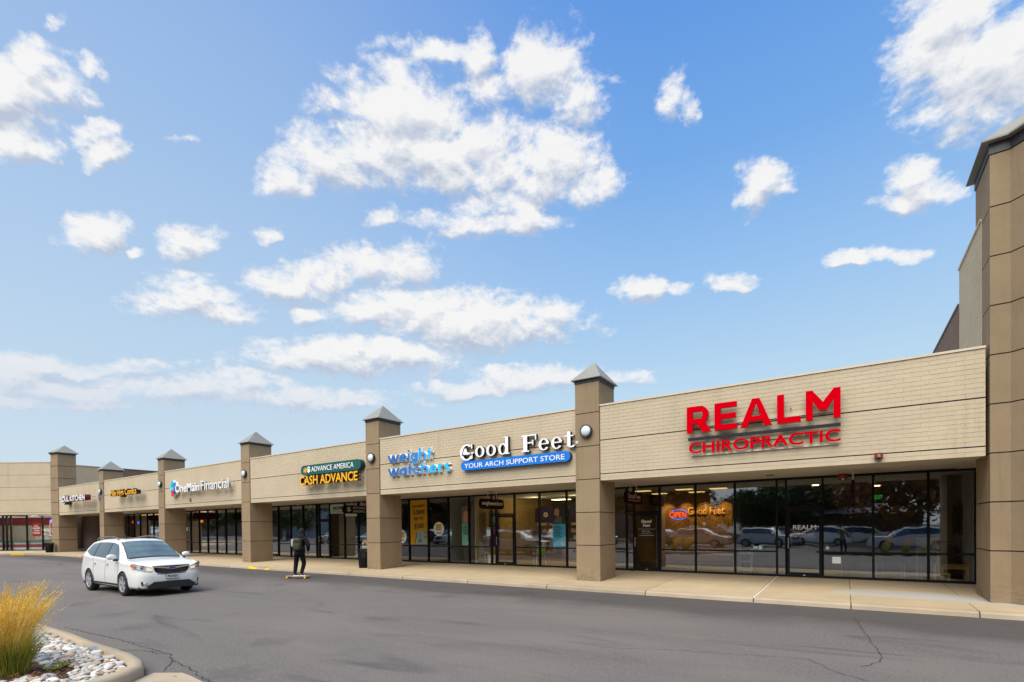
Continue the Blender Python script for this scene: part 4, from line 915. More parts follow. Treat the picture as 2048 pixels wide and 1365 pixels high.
# neon open signs
NR = mat('neon_red', (.9, .1, .05), .4, 0, emit=(1, .05, .02), es=1.8); NB = mat('neon_blue', (.1, .2, .9), .4, 0, emit=(.04, .12, 1), es=1.8)
o = empty('neon_open_sign', (-4.88, YI+.05, 2.08), 0, 'red and blue neon OPEN sign in the window left of the chiropractic shop', 'neon sign')
def arcpts(cx, cz, rx, rz, a0, a1, n=14, y=YI+.06): return [(cx+rx*cos(R(a0+(a1-a0)*i/n)), y, cz+rz*sin(R(a0+(a1-a0)*i/n))) for i in range(n+1)]
MB().path(arcpts(-4.88, 2.255, .31, .17, 15, 140), .011).build('blue_tube', NB, o); MB().path(arcpts(-4.88, 2.255, .31, .17, 195, 320), .011).build('blue_tube', NB, o)
cx = -5.14
lets = {'O': [arcpts(cx+.03, 2.25, .085, .09, 0, 360)], 'P': [[(cx+.16, YI+.06, 2.16), (cx+.16, YI+.06, 2.33)], arcpts(cx+.165, 2.29, .07, .042, 90, -90, 8)],
        'E': [[(cx+.36, YI+.06, 2.33), (cx+.27, YI+.06, 2.33), (cx+.27, YI+.06, 2.16), (cx+.36, YI+.06, 2.16)], [(cx+.27, YI+.06, 2.25), (cx+.34, YI+.06, 2.25)]],
        'N': [[(cx+.40, YI+.06, 2.16), (cx+.40, YI+.06, 2.33), (cx+.50, YI+.06, 2.16), (cx+.50, YI+.06, 2.33)]]}
for k_, ps in lets.items():
    q = MB()
    for pp in ps: q.path(pp, .013)
    q.build('letter', NR, o)
o = empty('neon_open_sign', wax(4.7, .3, 2.9), 0, 'bright pink and blue neon sign at the far left store beside the trash bin pillar', 'neon sign')
q = MB(); P = []
for i in range(17):
    a = 2*pi*i/16; P.append(wax(4.85+.42*cos(a), .3, 2.91+.15*sin(a)))
q.path(P, .035); q.build('blue_tube', NB, o); q = MB(); q.path([wax(4.55, .28, 2.93), wax(4.7, .28, 2.87), wax(5.1, .28, 2.93)], .06); q.build('red_tube', NR, o)
for (nm, x0, x1, z0, z1, y, lb) in (('neon_sign', -51.9, -51.6, 2.55, 2.75, YG+.5, 'tiny lit red sign in the comics shop window'), ('neon_sign', -50.85, -50.5, 2.50, 2.68, YG+.5, 'tiny lit blue sign in the comics shop door')):
    o = empty(nm, (x0, y, z0), 0, lb, 'neon sign'); MB().box(x0, x1, y, y+.03, z0, z1).build('tube_panel', NR if 'red' in lb else NB, o)
# door lettering
o = empty('door_lettering', (-1.06, YG-.02, 1.5), 0, 'white REALM CHIROPRACTIC lettering and phone number on the glass door', 'door lettering')
text('REALM', -1.36, -.74, 1.70, 1.84, YG-.006, .002, o, WP, bold=.02, name='lettering', whole=True)
text('CHIROPRACTIC', -1.35, -.75, 1.615, 1.665, YG-.006, .002, o, flat('grey_print', (.3, .3, .3)), name='lettering', whole=True)
text('720-722-3357', -1.30, -.80, 1.52, 1.575, YG-.006, .002, o, WP, name='lettering', whole=True); text('www.realmchiropractic.com', -1.34, -.76, 1.455, 1.485, YG-.006, .002, o, WP, name='lettering', whole=True)
o = empty('door_lettering', (-6.0, YG-.02, 1.5), 0, 'white Good Feet lettering on the dark glass door behind the pillar', 'door lettering')
text('Good', -6.22, -5.83, 1.97, 2.09, YG-.006, .002, o, WP, bold=.04, name='lettering', whole=True, shear=.2); text('Feet', -6.16, -5.88, 1.83, 1.94, YG-.006, .002, o, WP, bold=.04, name='lettering', whole=True, shear=.2)
for i, (wd, a, b) in enumerate((("America's #1 Arch Supports", -6.33, -5.7), ('BUSINESS HOURS', -6.18, -5.9), ('Monday - Saturday 10-6', -6.22, -5.82), ('GoodFeetColorado.com', -6.28, -5.76))):
    text(wd, a, b, 1.73-.075*i, 1.765-.075*i, YG-.006, .002, o, WP, name='lettering', whole=True)
o = empty('wall_lettering', (-4.9, 24, 2.4), 0, 'glowing gold Good Feet lettering on the back wall inside the dark shop', 'wall lettering')
GG = mat('lit_gold_letters', (.7, .38, .06), .5, 0, emit=(1, .42, .05), es=.22)
text('Good Feet', -5.82, -4.3, 2.34, 2.66, 23.0, .05, o, GG, name='lettering', whole=True, bold=.01)
MB().box(-7.0, -3.9, 23.03, 23.1, .3, 3.28).build('backing_panel', mat('ochre_panel', (.24, .13, .035), .8, .15, 1.5), o)
# window decals, pale stickers
for x, z, w, h, lb in ((-2.42, 1.13, .14, .08, 'pale blue sticker left of the chiropractic door'), (-2.28, 1.13, .1, .13, 'rounded pale sticker left of the chiropractic door'), (-.45, 1.14, .09, .09, 'small round blue sticker right of the chiropractic door'), (-.22, .78, .22, .2, 'white sheet of paper low in the pane right of the chiropractic door')):
    o = tag(MB().box(x-w/2, x+w/2, YI-.012, YI-.008, z-h/2, z+h/2).build('sticker', flat('pale_sticker', (.45, .62, .66)) if 'sheet' not in lb else WP), lb, 'sticker')
tag(MB().box(-40.9, -40.72, YI, YI+.003, 1.85, 2.12).build('sticker', WP), 'white paper at the left edge of the financial shop window', 'sticker')
tag(MB().box(-40.55, -40.4, YI, YI+.003, 1.85, 2.12).build('sticker', flat('teal_paper', (.1, .45, .5))), 'teal paper at the left edge of the financial shop window', 'sticker')
o = empty('neon_sign', (-39.5, YG+.3, 2.2), 0, 'dim orange lit words inside the financial shop door', 'neon sign'); MB().box(-39.7, -39.1, YG+.3, YG+.33, 2.45, 2.62).build('tube_panel', mat('orange_glow', (.8, .3, .02), .5, 0, emit=(1, .25, .02), es=1.0), o)
# interior furniture
WOOD = mat('honey_wood', (.78, .42, .09), .55, .15, 8)
def stick_frame(root, posts, mt): 
    for (nm, a) in posts: MB().box(*a).build(nm, mt, root)
t_ = empty('side_table', (2.55, 18.75, FZ0), 0, 'small honey coloured wooden table in the rightmost window', 'table')
stick_frame(t_, [('tabletop', (2.25, 2.86, 18.55, 18.95, .64, .69)), ('leg', (2.26, 2.31, 18.56, 18.61, FZ0, .64)), ('leg', (2.80, 2.85, 18.56, 18.61, FZ0, .64)), ('leg', (2.26, 2.31, 18.89, 18.94, FZ0, .64)), ('leg', (2.80, 2.85, 18.89, 18.94, FZ0, .64)), ('apron', (2.31, 2.80, 18.57, 18.59, .56, .64))], WOOD)
t_ = empty('small_chair', (2.1, 18.5, FZ0), 0, 'small honey wood child chair beside the wooden table', 'chair')
stick_frame(t_, [('seat', (2.08, 2.42, 18.3, 18.52, .43, .46)), ('leg', (2.08, 2.12, 18.3, 18.34, FZ0, .72)), ('leg', (2.38, 2.42, 18.3, 18.34, FZ0, .43)), ('leg', (2.08, 2.12, 18.48, 18.52, FZ0, .72)), ('leg', (2.38, 2.42, 18.48, 18.52, FZ0, .43)), ('backrest', (2.085, 2.115, 18.34, 18.48, .6, .70))], WOOD)
t_ = empty('easel', (2.0, 18.9, FZ0), 0, 'wood framed white board on legs inside the right window', 'easel')
stick_frame(t_, [('board', (1.79, 2.21, 18.9, 18.92, 1.02, 1.40))], mat('pale_green_board', (.40, .46, .38), .6)); stick_frame(t_, [('frame_bar', (1.74, 1.79, 18.88, 18.93, .9, 1.45)), ('frame_bar', (2.21, 2.26, 18.88, 18.93, .8, 1.45)), ('frame_bar', (1.79, 2.21, 18.88, 18.93, 1.40, 1.45)), ('leg', (1.75, 1.78, 18.9, 19.2, FZ0, .9)), ('leg', (2.22, 2.25, 18.9, 19.2, FZ0, .9))], WOOD)
t_ = empty('armchair', (2.4, 19.5, FZ0), 0, 'black padded armchair in the right window corner', 'chair')
q = MB(); q.box(2.1, 2.75, 19.3, 19.9, FZ0+.1, .65); q.build('seat', BLK, t_); MB().xzprism([(2.1, .6), (2.78, .6), (2.80, 1.15), (2.6, 1.25), (2.2, 1.2)], 19.85, 20.0).build('backrest', BLK, t_)
for (a, b) in ((2.02, 2.1), (2.75, 2.83)): MB().box(a, b, 19.3, 19.95, FZ0+.1, .85).build('armrest', BLK, t_)
for i, (y0, z0, z1) in enumerate(((20.4, 1.5, 2.45), (19.95, 1.6, 2.3), (19.5, 1.5, 2.45))):
    tag(MB().box(2.80, 2.9, y0, y0+.35, z0, z1).build('wall_panel', BLK), ['left tall', 'middle short', 'right tall'][i]+' black wall panel on the grey wall in the right window', 'wall panel')
t_ = empty('trolley', (-2.8, 18.6, FZ0), 0, 'small white wire trolley cart with three shelves behind the glass', 'trolley')
for z in (.33, .62, .88, 1.10): MB().box(-3.0, -2.62, 18.45, 18.75, z, z+.02).build('shelf', WHITE, t_)
for x in (-3.0, -2.64):
    for y in (18.45, 18.73): MB().box(x, x+.02, y, y+.02, FZ0+.06, 1.12).build('post', WHITE, t_); MB().lathe([(0, -.01), (.03, -.01), (.03, .01), (0, .01)], 10, 'y', (x+.01, y+.01, FZ0+.03)).build('caster', BLK, t_)
for x, c_ in ((-2.9, (.5, .45, .1)), (-2.8, (.3, .3, .28)), (-2.7, (.5, .52, .5))): tag(MB().box(x-.04, x+.04, 18.5, 18.6, .90, .98).build('box', flat('box_%d' % int(-x*10), c_)), {(-2.9): 'small yellow box', (-2.8): 'small grey box', (-2.7): 'small white box'}[x]+' on the middle shelf of the white trolley', 'box')
EX = mat('exit_green', (.02, .5, .08), .5, 0, emit=(.01, .8, .12), es=.22)
o = empty('exit_sign', (1.08, 24, 2.8), 0, 'small green lit EXIT sign deep inside the chiropractic shop', 'exit sign'); text('EXIT', .95, 1.2, 2.8, 2.95, 24, .02, o, EX, name='lettering', whole=True, bold=.03); MB().box(.92, 1.23, 24.0, 24.04, 2.77, 2.98).build('plate', BLK, o)
for i, (x, h) in enumerate(((-.1, .75), (.78, .7), (.93, .7), (1.38, .68), (1.45, .68), (1.84, .7))):
    tag(MB().tube((x, 18.7, FZ0), (x, 18.7, h), .012).build('chair_leg', flat('pale_metal_leg', (.40, .42, .42))), ['first', 'second', 'third', 'fourth', 'fifth', 'last'][i]+' thin pale metal chair leg from the chiropractic door rightwards', 'chair leg', 'pale metal legs of waiting chairs')
# weight clinic: green chairs, shelf displays, purple arches
GRN = flat('lime_plastic', (.32, .62, .02))
def greenchair(x, y, rz, lb):
    t_ = empty('plastic_chair', (x, y, FZ0), rz, lb, 'chair', 'lime green chairs', world=False); t_['org'] = (0, 0, 0)
    MB().box(-.2, .2, -.2, .2, .43, .46).build('seat', GRN, t_); MB().box(-.22, -.19, -.19, .19, .5, .85).build('backrest', GRN, t_)
    for a in (-.18, .18):
        for b in (-.18, .18): MB().tube((a, b, .43), (a*1.2, b*1.2, 0), .012).build('leg', WHITE, t_)
greenchair(-13.9+.0, 18.7, 0, 'lime green plastic chair left of the weight clinic door'); greenchair(-11.0, 18.8, 2.4, 'lime green plastic chair right of the weight clinic door')
PUR = mat('dark_purple_panel', (.035, .02, .07), .7)
for i, x in enumerate((-14.6, -13.0, -11.0)):
    o = empty('display_shelf', (x, 23, FZ0), 0, ['left', 'middle', 'right'][i]+' product shelf with a dark purple arched header inside the weight clinic', 'display shelf', 'arched product shelves')
    pts = [(x-.65, 2.1), (x+.65, 2.1), (x+.65, 2.75)]+[(x+.65*cos(R(a)), 2.75+.2*sin(R(a))) for a in range(0, 181, 20)]+[(x-.65, 2.75)]
    MB().xzprism(pts, 22.9, 23.0).build('header', PUR, o)
    MB().lathe([(.05, 0), (.13, 0), (.13, .01)], 14, 'y', (x, 22.88, 2.5)).build('emblem', flat('cream_emblem', (.7, .55, .3)), o)
    rr = random.Random(i)
    for z in (.5, .85, 1.2, 1.55, 1.9):
        MB().box(x-.62, x+.62, 22.95, 23.3, z, z+.03).build('shelf', mat('brown_shelf', (.12, .07, .04)), o)
        u = x-.58
        q = {}
        while u < x+.5:
            w = rr.uniform(.07, .16); ci = rr.randrange(4); q.setdefault(ci, MB()).box(u, u+w-.01, 22.98, 23.15, z+.03, z+rr.uniform(.14, .26)); u += w
        for ci, qq in q.items(): 
            oo = qq.build('products', flat('product_%d' % ci, [(.45, .35, .2), (.25, .12, .06), (.5, .45, .4), (.12, .1, .2)][ci]), o); oo['kind'] = 'stuff'
tag(MB().box(-11.9, -8.6, 22.6, 23.2, FZ0, 1.1).build('counter', mat('dim_counter', (.25, .2, .15))), 'low shop counter at the back of the weight clinic', 'counter')
tag(MB().box(-13.55, -13.28, 18.5, 18.75, FZ0, .62).build('waste_basket', WHITE), 'white waste basket left of the weight clinic door', 'waste basket')
# sale posters of the far left store
def wposter(u0, u1, z0, z1, label, words, border=False, d=.2):
    o = empty('window_poster', wax((u0+u1)/2, d, z0), 0, label, 'poster')
    if border: wplate(u0-.1, u1+.1, d+.03, z0-.1, z1+.1, WP, 'border', o, .01)
    wplate(u0, u1, d, z0, z1, PR('sale_red', (.42, .035, .02)), 'sheet', o, .01)
    for i, wd in enumerate(words):
        w = (u1-u0); zc = z1-.22-(z1-z0-.4)/max(1, len(words)-.6)*i*.85
        text(wd, u0+w*.2 if len(wd) < 4 else u0+w*.1, u1-w*.2 if len(wd) < 4 else u1-w*.1, zc-.15, zc, 0, .01, o, WP, axisdir=(D_.x, D_.y), org=wax(0, d-.006, 0), name='lettering', whole=True, bold=.03)
    return o
wposter(2.85, 3.65, 1.48, 2.76, 'red poster reading ALL BRANDS ON SALE in the far left store', ['ALL', 'BRANDS', 'ON', 'SALE'])
wposter(4.55, 5.35, 1.60, 2.72, 'white bordered red poster beside the far left pillar', ['WE', 'CHECK', 'NEEDS'], True)
wposter(.34, .56, 1.5, 2.6, 'narrow red and white poster in a slim pane of the far left store', ['S', 'A', 'L', 'E'])
wposter(-.05, .2, 1.5, 2.6, 'narrow red and white poster at the photo edge of the far left store', ['S', 'A', 'L', 'E'])
t_ = empty('stock_shelf', wax(1.6, 2.5, .2), 0, 'white shelves of small goods inside the far left store', 'shelf')
for i, z in enumerate((1.2, 1.55, 1.95)):
    wplate(1.0, 2.6, 2.4, z, z+.05, WHITE, 'shelf_board', t_, .3)
    for j in range(8): wplate(1.05+.19*j, 1.2+.19*j, 2.4, z+.05, z+.27, flat('goods_%d' % ((i+j) % 3), [(.5, .5, .52), (.38, .4, .42), (.45, .1, .08)][(i+j) % 3 if i == 2 else (i+j) % 2]), 'goods', t_, .2)

# ------------------------------------------------------------------ litter bins
def bin_(x, y, z, lb):
    r = empty('litter_bin', (x, y, z), 0, lb, 'litter bin', 'black slatted litter bins')
    MB().lathe([(0, .04), (.20, .04), (.255, .72), (.245, .72), (.19, .06)], 24, 'z', (x, y, z)).build('liner', flat('dark_bin_liner', (.006, .006, .007)), r, True)
    me = None
    for i in range(22):
        a = 2*pi*i/22; c, s_ = cos(a), sin(a); q = MB(); w = .021
        pts = []
        for (rr_, zz) in ((.235, .03), (.275, .68), (.31, .79)):
            for sg in (-1, 1):
                for dr in (0, .012): pts.append((x+(rr_+dr)*c-sg*w*s_, y+(rr_+dr)*s_+sg*w*c, z+zz))
        q.poly(pts, [(0, 2, 6, 4), (1, 5, 7, 3), (0, 4, 5, 1), (2, 3, 7, 6), (4, 6, 10, 8), (5, 9, 11, 7), (4, 8, 9, 5), (6, 7, 11, 10), (0, 1, 3, 2), (8, 10, 11, 9)]); q.build('slat', BLACK, r)
    MB().lathe([(.27, .775), (.325, .785), (.335, .81), (.30, .82), (.27, .80)], 28, 'z', (x, y, z)).build('rim', BLACK, r, True)
    MB().lathe([(.0, 0), (.24, 0), (.25, .05), (.235, .055)], 24, 'z', (x, y, z)).build('foot', BLACK, r, True)
bin_(-17.66, 14.95, .155, 'black slatted litter bin beside the second nearest pillar')
bin_(-56.2, 14.05, .145, 'black litter bin standing before the far left corner tower')

# ------------------------------------------------------------------ cars
PAINTS = {}
def paint(name, col, metal=0.):
    return mat(name, col, .28, .01, 2, coat=.8, metal=metal, spec=.5)
PW = paint('pearl_white_paint', (.71, .71, .68))
CGL = mat('car_glass', (.035, .045, .045), .04, .1, spec=1.0, coat=1.0)
CGT = mat('tinted_car_glass', (.012, .013, .015), .05, .1, spec=.8, coat=.7)
WSG = mat('windscreen_glass', (.10, .135, .125), .06, .35, 1.8, spec=1.0, coat=1.0)
RUB = mat('tyre_rubber', (.012, .012, .012), .8, .2); RIM = mat('alloy_rim', (.58, .58, .60), .3, .05, metal=.65)
CHR = mat('chrome', (.75, .75, .76), .12, .02, metal=1.0); LAMPC = mat('clear_headlamp', (.55, .56, .55), .1, .2, 18, metal=.4, coat=1)
AMB = mat('amber_turn_lamp', (.80, .50, .25), .3, .05, emit=(1, .62, .35), es=.35); REDL = flat('red_tail_lamp', (.35, .01, .02), .2)
SEAM = flat('dark_seam', (.05, .05, .05)); SILL = flat('dark_grey_cladding', (.03, .032, .035), .6)
def interp(tab, x):
    if x <= tab[0][0]: return tab[0][1]
    for (a, b), (c, d) in zip(tab[:-1], tab[1:]):
        if x <= c:
            t = (x-a)/(c-a); t = t*t*(3-2*t)*.35+t*.65; return b+(d-b)*t
    return tab[-1][1]
class CarShape:
    zt = [(-2.30, .80), (-2.27, .90), (-2.20, 1.02), (-2.12, 1.14), (-2.0, 1.34), (-1.88, 1.49), (-1.75, 1.565), (-1.5, 1.605), (-1.0, 1.645), (-.4, 1.655), (.1, 1.635), (.38, 1.59), (.6, 1.475), (.85, 1.32), (1.08, 1.165), (1.2, 1.08), (1.35, 1.055), (1.7, 1.03), (1.95, 1.0), (2.1, .965), (2.2, .925), (2.26, .89), (2.3, .84)]
    W = [(-2.30, .60), (-2.27, .72), (-2.2, .81), (-2.08, .86), (-1.8, .885), (-1.3, .895), (0, .885), (1.3, .895), (1.7, .89), (1.95, .87), (2.1, .83), (2.2, .76), (2.26, .67), (2.3, .52)]
    wt = [(-2.30, .5), (-2.2, .66), (-2.1, .66), (-1.9, .60), (-1.6, .58), (-.5, .585), (.3, .575), (.6, .60), (.9, .65), (1.2, .70), (1.5, .74), (1.9, .70), (2.1, .64), (2.2, .56), (2.26, .48), (2.3, .38)]
    z0 = [(-2.3, .38), (-2.2, .30), (-1.8, .24), (0, .22), (1.8, .22), (2.1, .22), (2.3, .24)]
    belt = [(-2.3, 1.0), (-1.9, 1.12), (-1.0, 1.07), (0, 1.03), (1.2, .985), (1.6, .96), (2.3, .90)]
    def ring(s, x):
        zt, W, wt, z0, zb = (interp(t, x) for t in (s.zt, s.W, s.wt, s.z0, s.belt))
        zb = min(zb, zt-.05-.12*min(1, max(0, (2.3-x)*.6))); zb = max(zb, z0+.3); W2 = W-.015
        f = max(0., min(1., (zt-zb-.1)/.4))
        ctrl = [(0, z0), (.75*W, z0), (W-.05, z0+.03), (W-.012, z0+.14), (W, min(.58, zb-.2)), (W-.024, zb-.11), (W2-.02, zb),
                (W2-.03+(wt+.06-W2)*.45, zb+(zt-zb)*.48), (wt+.05, zt-.10*(.4+.6*f)), (wt-.04, zt-.028), (wt*.55, zt-.004), (0, zt+.008)]
        out = []; n = len(ctrl)
        for i in range(n-1):
            p0, p1, p2, p3 = ctrl[max(i-1, 0)], ctrl[i], ctrl[i+1], ctrl[min(i+2, n-1)]
            for k in range(4):
                t = k/4; out.append(tuple(.5*((2*p1[j])+(-p0[j]+p2[j])*t+(2*p0[j]-5*p1[j]+4*p2[j]-p3[j])*t*t+(-p0[j]+3*p1[j]-3*p2[j]+p3[j])*t**3) for j in (0, 1)))
        out.append(ctrl[-1]); return [(max(0, a), b) for a, b in out]
    def side_y(s, x, z):      # outer half width at height z
        r = s.ring(x)[8:40]
        for (a, b), (c, d) in zip(r[:-1], r[1:]):
            if min(b, d) <= z <= max(b, d) and abs(d-b) > 1e-6: return a+(c-a)*(z-b)/(d-b)
        return r[-1][0]
    def top_z(s, x, y):
        r = s.ring(x)[26:]
        for (a, b), (c, d) in zip(r[:-1], r[1:]):
            if c <= abs(y) <= a: return b+(d-b)*((abs(y)-a)/((c-a) or 1))
        return r[-1][1]
    def front_x(s, y):
        best = 2.3
        for (a, b), (c, d) in zip(s.W[7:-1], s.W[8:]):
            if d <= abs(y) <= b: return c+(a-c)*((abs(y)-d)/((b-d) or 1))
        return 2.3 if abs(y) < .52 else 1.3
CS = CarShape(); AXF, AXR, WR_ = 1.33, -1.31, .345
def car_body():
    xs = sorted(set([-2.30, -2.285, -2.27, -2.24] + [-2.2+.05*i for i in range(88)] + [2.2, 2.23, 2.26, 2.28, 2.3])); xs = [x for i, x in enumerate(xs) if i == 0 or x-xs[i-1] > .008]
    rings = [CS.ring(x) for x in xs]; nv = len(rings[0]); q = MB()
    for sgn in (1, -1):
        P = []
        for x, r in zip(xs, rings):
            for j, (y, z) in enumerate(r):
                X = x
                if x > 2.0: X = x+.03*math.sin(min(1, max(0, (z-.3)/.5))*pi)*(x-2.0)/.3 - .10*max(0, z-.62)*(x-2.0)/.3
                if 4 <= j < 26:
                    for ax in (AXF, AXR):
                        d = math.hypot(x-ax, z-.34)
                        if .33 < d < .43 and z > .2:
                            X = ax+(x-ax)*.385/d; z = .34+(z-.34)*.385/d
                P.append((X, sgn*y, z))
        base = len(q.v); q.v += P
        for i in range(len(xs)-1):
            for j in range(nv-1):
                idx = (i*nv+j, i*nv+j+1, (i+1)*nv+j+1, (i+1)*nv+j)
                cx = sum(P[k][0] for k in idx)/4; cz = sum(P[k][2] for k in idx)/4
                if j < 26 and j >= 2 and any(math.hypot(cx-ax, cz-.34) < .383 for ax in (AXF, AXR)): continue
                q.f.append(tuple(base+k for k in (idx if sgn > 0 else idx[::-1]))); q.mi.append(0)
        for e, flip in ((0, 1), (len(xs)-1, 0)):
            c0 = len(q.v); r = rings[e]; zc = (r[0][1]+r[-1][1])/2; q.v.append((P[e*nv][0], 0, zc))
            for j in range(nv-1):
                t = (base+e*nv+j, base+e*nv+j+1, c0); q.f.append(t if (flip ^ (sgn < 0)) else t[::-1]); q.mi.append(0)
    return q
def side_patch(q, sgn, bot, top, n=14, m_=5, off=.006):
    """bot/top: (x_start,x_end,z function)"""
    P = []
    for i in range(n+1):
        s_ = i/n
        for k in range(m_+1):
            t = k/m_; xa = bot[0]+(bot[1]-bot[0])*s_; xb = top[0]+(top[1]-top[0])*s_; x = xa+(xb-xa)*t
            z = bot[2](xa)+(top[2](xb)-bot[2](xa))*t; P.append((x, sgn*(CS.side_y(x, z)+off), z))
    q.grid(P, n+1, m_+1); return q
def car(name, label, paintmat, group=None, cat='car', plate='703-0GX', fancy=True):
    root = empty(name, (0, 0, 0), 0, label, cat, group, world=False); root['org'] = (0, 0, 0)
    body = car_body().build('body', paintmat, root, True)
    bmx = body.data
    # wheel wells and underside
    q = MB()
    for ax in (AXF, AXR):
        q.box(ax-.40, ax+.40, -.80, .80, .30, .74)
    q.box(-2.15, 2.15, -.78, .78, .20, .34); q.build('underbody', BLK, root)
    zb = lambda x: interp(CS.belt, x)+.035
    ztop = lambda x: interp(CS.zt, x)-.115
    for sgn in (1, -1):
        q = side_patch(MB(), sgn, (.05, .98, zb), (.05, .42, ztop)); q.build('side_window', CGL, root, True)
        q = side_patch(MB(), sgn, (-.95, -.02, zb), (-.93, -.03, ztop)); q.build('side_window', CGT, root, True)
        q = side_patch(MB(), sgn, (-1.72, -1.02, lambda x: zb(x)+max(0, (-1.2-x))*.18), (-1.60, -1.0, ztop)); q.build('side_window', CGT, root, True)
        # dark surrounds and door seams
        q = MB(); side_patch(q, sgn, (-.02, .05, zb), (-.03, .05, ztop), 2, 5, .004); side_patch(q, sgn, (-1.02, -.95, zb), (-1.0, -.93, ztop), 2, 5, .004)
        q.build('window_trim', BLK, root, True)
        for (xa, xb) in ((1.00, 1.00), (.0, .0), (-.98, -.90)):
            q = MB(); side_patch(q, sgn, (xb-.006, xb+.006, lambda x: .36), (xa-.006, xa+.006, lambda x: zb(x)-.03), 1, 12, .003); q.build('door_seam', SEAM, root)
        q = MB(); side_patch(q, sgn, (-.92, .95, lambda x: .235), (-.90, .93, lambda x: .34), 16, 2, .006); q.build('sill_cladding', SILL, root, True)
        for hx in (.16, -.82):
            y = CS.side_y(hx, .90); MB().box(hx-.09, hx+.09, sgn*(y+.012), sgn*(y+.04), .89, .925).build('door_handle', paintmat, root)
        # mirror
        q = MB(); P = []
        for i in range(9):
            a = -pi/2+pi*i/8
            for k in range(13):
                b = 2*pi*k/12; P.append((.88+.07*math.copysign(abs(cos(a)*cos(b))**.7, cos(a)*cos(b)), sgn*(1.0+.115*sin(a)), 1.12+.085*math.copysign(abs(cos(a)*sin(b))**.7, sin(b))))
        q.grid(P, 9, 13); mr = q.build('mirror', paintmat, root, True)
        MB().box(.84, .93, sgn*.85, sgn*.95, 1.0, 1.06).build('mirror_foot', BLK, mr, off=(0, 0, 0))
        # rails
        q = MB(); pts = [(.12, sgn*.55, 1.62), (.0, sgn*.555, 1.675), (-.3, sgn*.56, 1.705), (-1.0, sgn*.56, 1.705), (-1.5, sgn*.555, 1.665), (-1.62, sgn*.55, 1.60)]
        q.path(pts, .017, 8); q.build('roof_rail', flat('grey_rail', (.12, .12, .13), .4), root, True)
        # lights
        for nm, mt, y0, y1, z0, z1, off in (('headlight', LAMPC, .50, .868, .72, .90, .02), ):
            q = MB(); P = []; N_l = 12
            for i in range(N_l+1):
                s_ = i/N_l; y = y0+(y1-y0)*s_; zz0 = z0+.10*s_**1.5-.02*(1-s_); zz1 = z1+.06*s_-.07*(1-s_)
                x = CS.front_x(y)
                for k in range(5):
                    z = zz0+(zz1-zz0)*k/4; P.append((x+off-.10*max(0, z-.62)-.02*k/4, sgn*(y+.012*s_), z))
            q.grid(P, N_l+1, 5); hl = q.build(nm, mt, root, True)
            lx = CS.front_x(.70)
            MB().lathe([(0, .0), (.052, .0), (.06, -.02)], 16, 'x', (lx+.0, sgn*.70, .83)).build('lamp_lens', flat('dark_lens_ring', (.05, .05, .055), .1), hl, off=(0, 0, 0))
            MB().lathe([(.035, .012), (.0, .016)], 16, 'x', (lx, sgn*.70, .83)).build('lamp_bulb', CHR, hl, off=(0, 0, 0))
            q = MB(); P = []
            for i in range(5):
                y = .50+.13*i/4; x = CS.front_x(y)
                for z in (.735+.01*i/4, .80+.03*i/4): P.append((x+off+.008-.10*max(0, z-.62), sgn*y, z))
            q.grid(P, 5, 2).build('turn_lamp', AMB, hl, off=(0, 0, 0))
            q = MB(); P = []
            for i in range(4):
                y = .835+.04*i/3; x = CS.front_x(y)
                for z in (.83, .90): P.append((x+off+.004, sgn*(y+.018), z+.03*i/3))
            q.grid(P, 4, 2).build('side_marker', flat('orange_marker', (.6, .15, .02)), hl, off=(0, 0, 0))
        fx = CS.front_x(.66)
        q = MB(); q.poly([(fx+.035, sgn*.50, .40), (fx+.02, sgn*.60, .43), (fx-.03, sgn*.76, .44), (fx-.04, sgn*.74, .33), (fx+.02, sgn*.60, .30), (fx+.035, sgn*.52, .34)], [tuple(range(6))]).build('fog_lamp_bezel', CHR if False else SILL, root)
        MB().lathe([(0, .0), (.042, .0), (.05, -.03)], 14, 'x', (fx+.035, sgn*.645, .375)).build('fog_lamp', LAMPC, root)
        # tail lamp
        q = MB(); side_patch(q, sgn, (-2.22, -2.02, lambda x: .86), (-2.13, -1.96, lambda x: 1.10), 5, 5, .008); q.build('tail_lamp', REDL, root, True)
    # windscreen
    q = MB(); P = []; n, m_ = 16, 10
    for i in range(n+1):
        x = 1.17+(.43-1.17)*i/n; w = interp(CS.wt, x)-.015
        for k in range(m_+1):
            y = -w+2*w*k/m_; P.append((x-.0*abs(y), y, CS.top_z(x, y)+.007))
    q.grid(P, n+1, m_+1).build('windscreen', WSG, root, True)
    for sgn in (1, -1):
        q = MB(); P = []
        for i in range(n+1):
            x = 1.19+(.40-1.19)*i/n; w = interp(CS.wt, x)-.015
            for dy in (0, .022): P.append((x, sgn*(w+dy), CS.top_z(x, w+dy)+.008))
        q.grid(P, n+1, 2).build('windscreen_trim', BLK, root)
    q = MB(); P = []
    for k in range(13):
        y = -.68+1.36*k/12
        for x in (1.165, 1.235): P.append((x, y, CS.top_z(x, y)+.010))
    q.grid(P, 13, 2).build('cowl', BLK, root)
    # rear window, sunroof
    q = MB(); P = []
    for i in range(9):
        x = -2.06+(.22)*i/8; w = interp(CS.wt, x)-.06
        for k in range(9): y = -w+2*w*k/8; P.append((x, y, CS.top_z(x, y)+.008))
    q.grid(P, 9, 9).build('rear_window', CGT, root, True)
    q = MB(); P = []
    for i in range(7):
        x = -.75+.85*i/6
        for k in range(7): y = -.38+.76*k/6; P.append((x, y, CS.top_z(x, y)+.006))
    q.grid(P, 7, 7).build('sunroof', CGT, root, True)
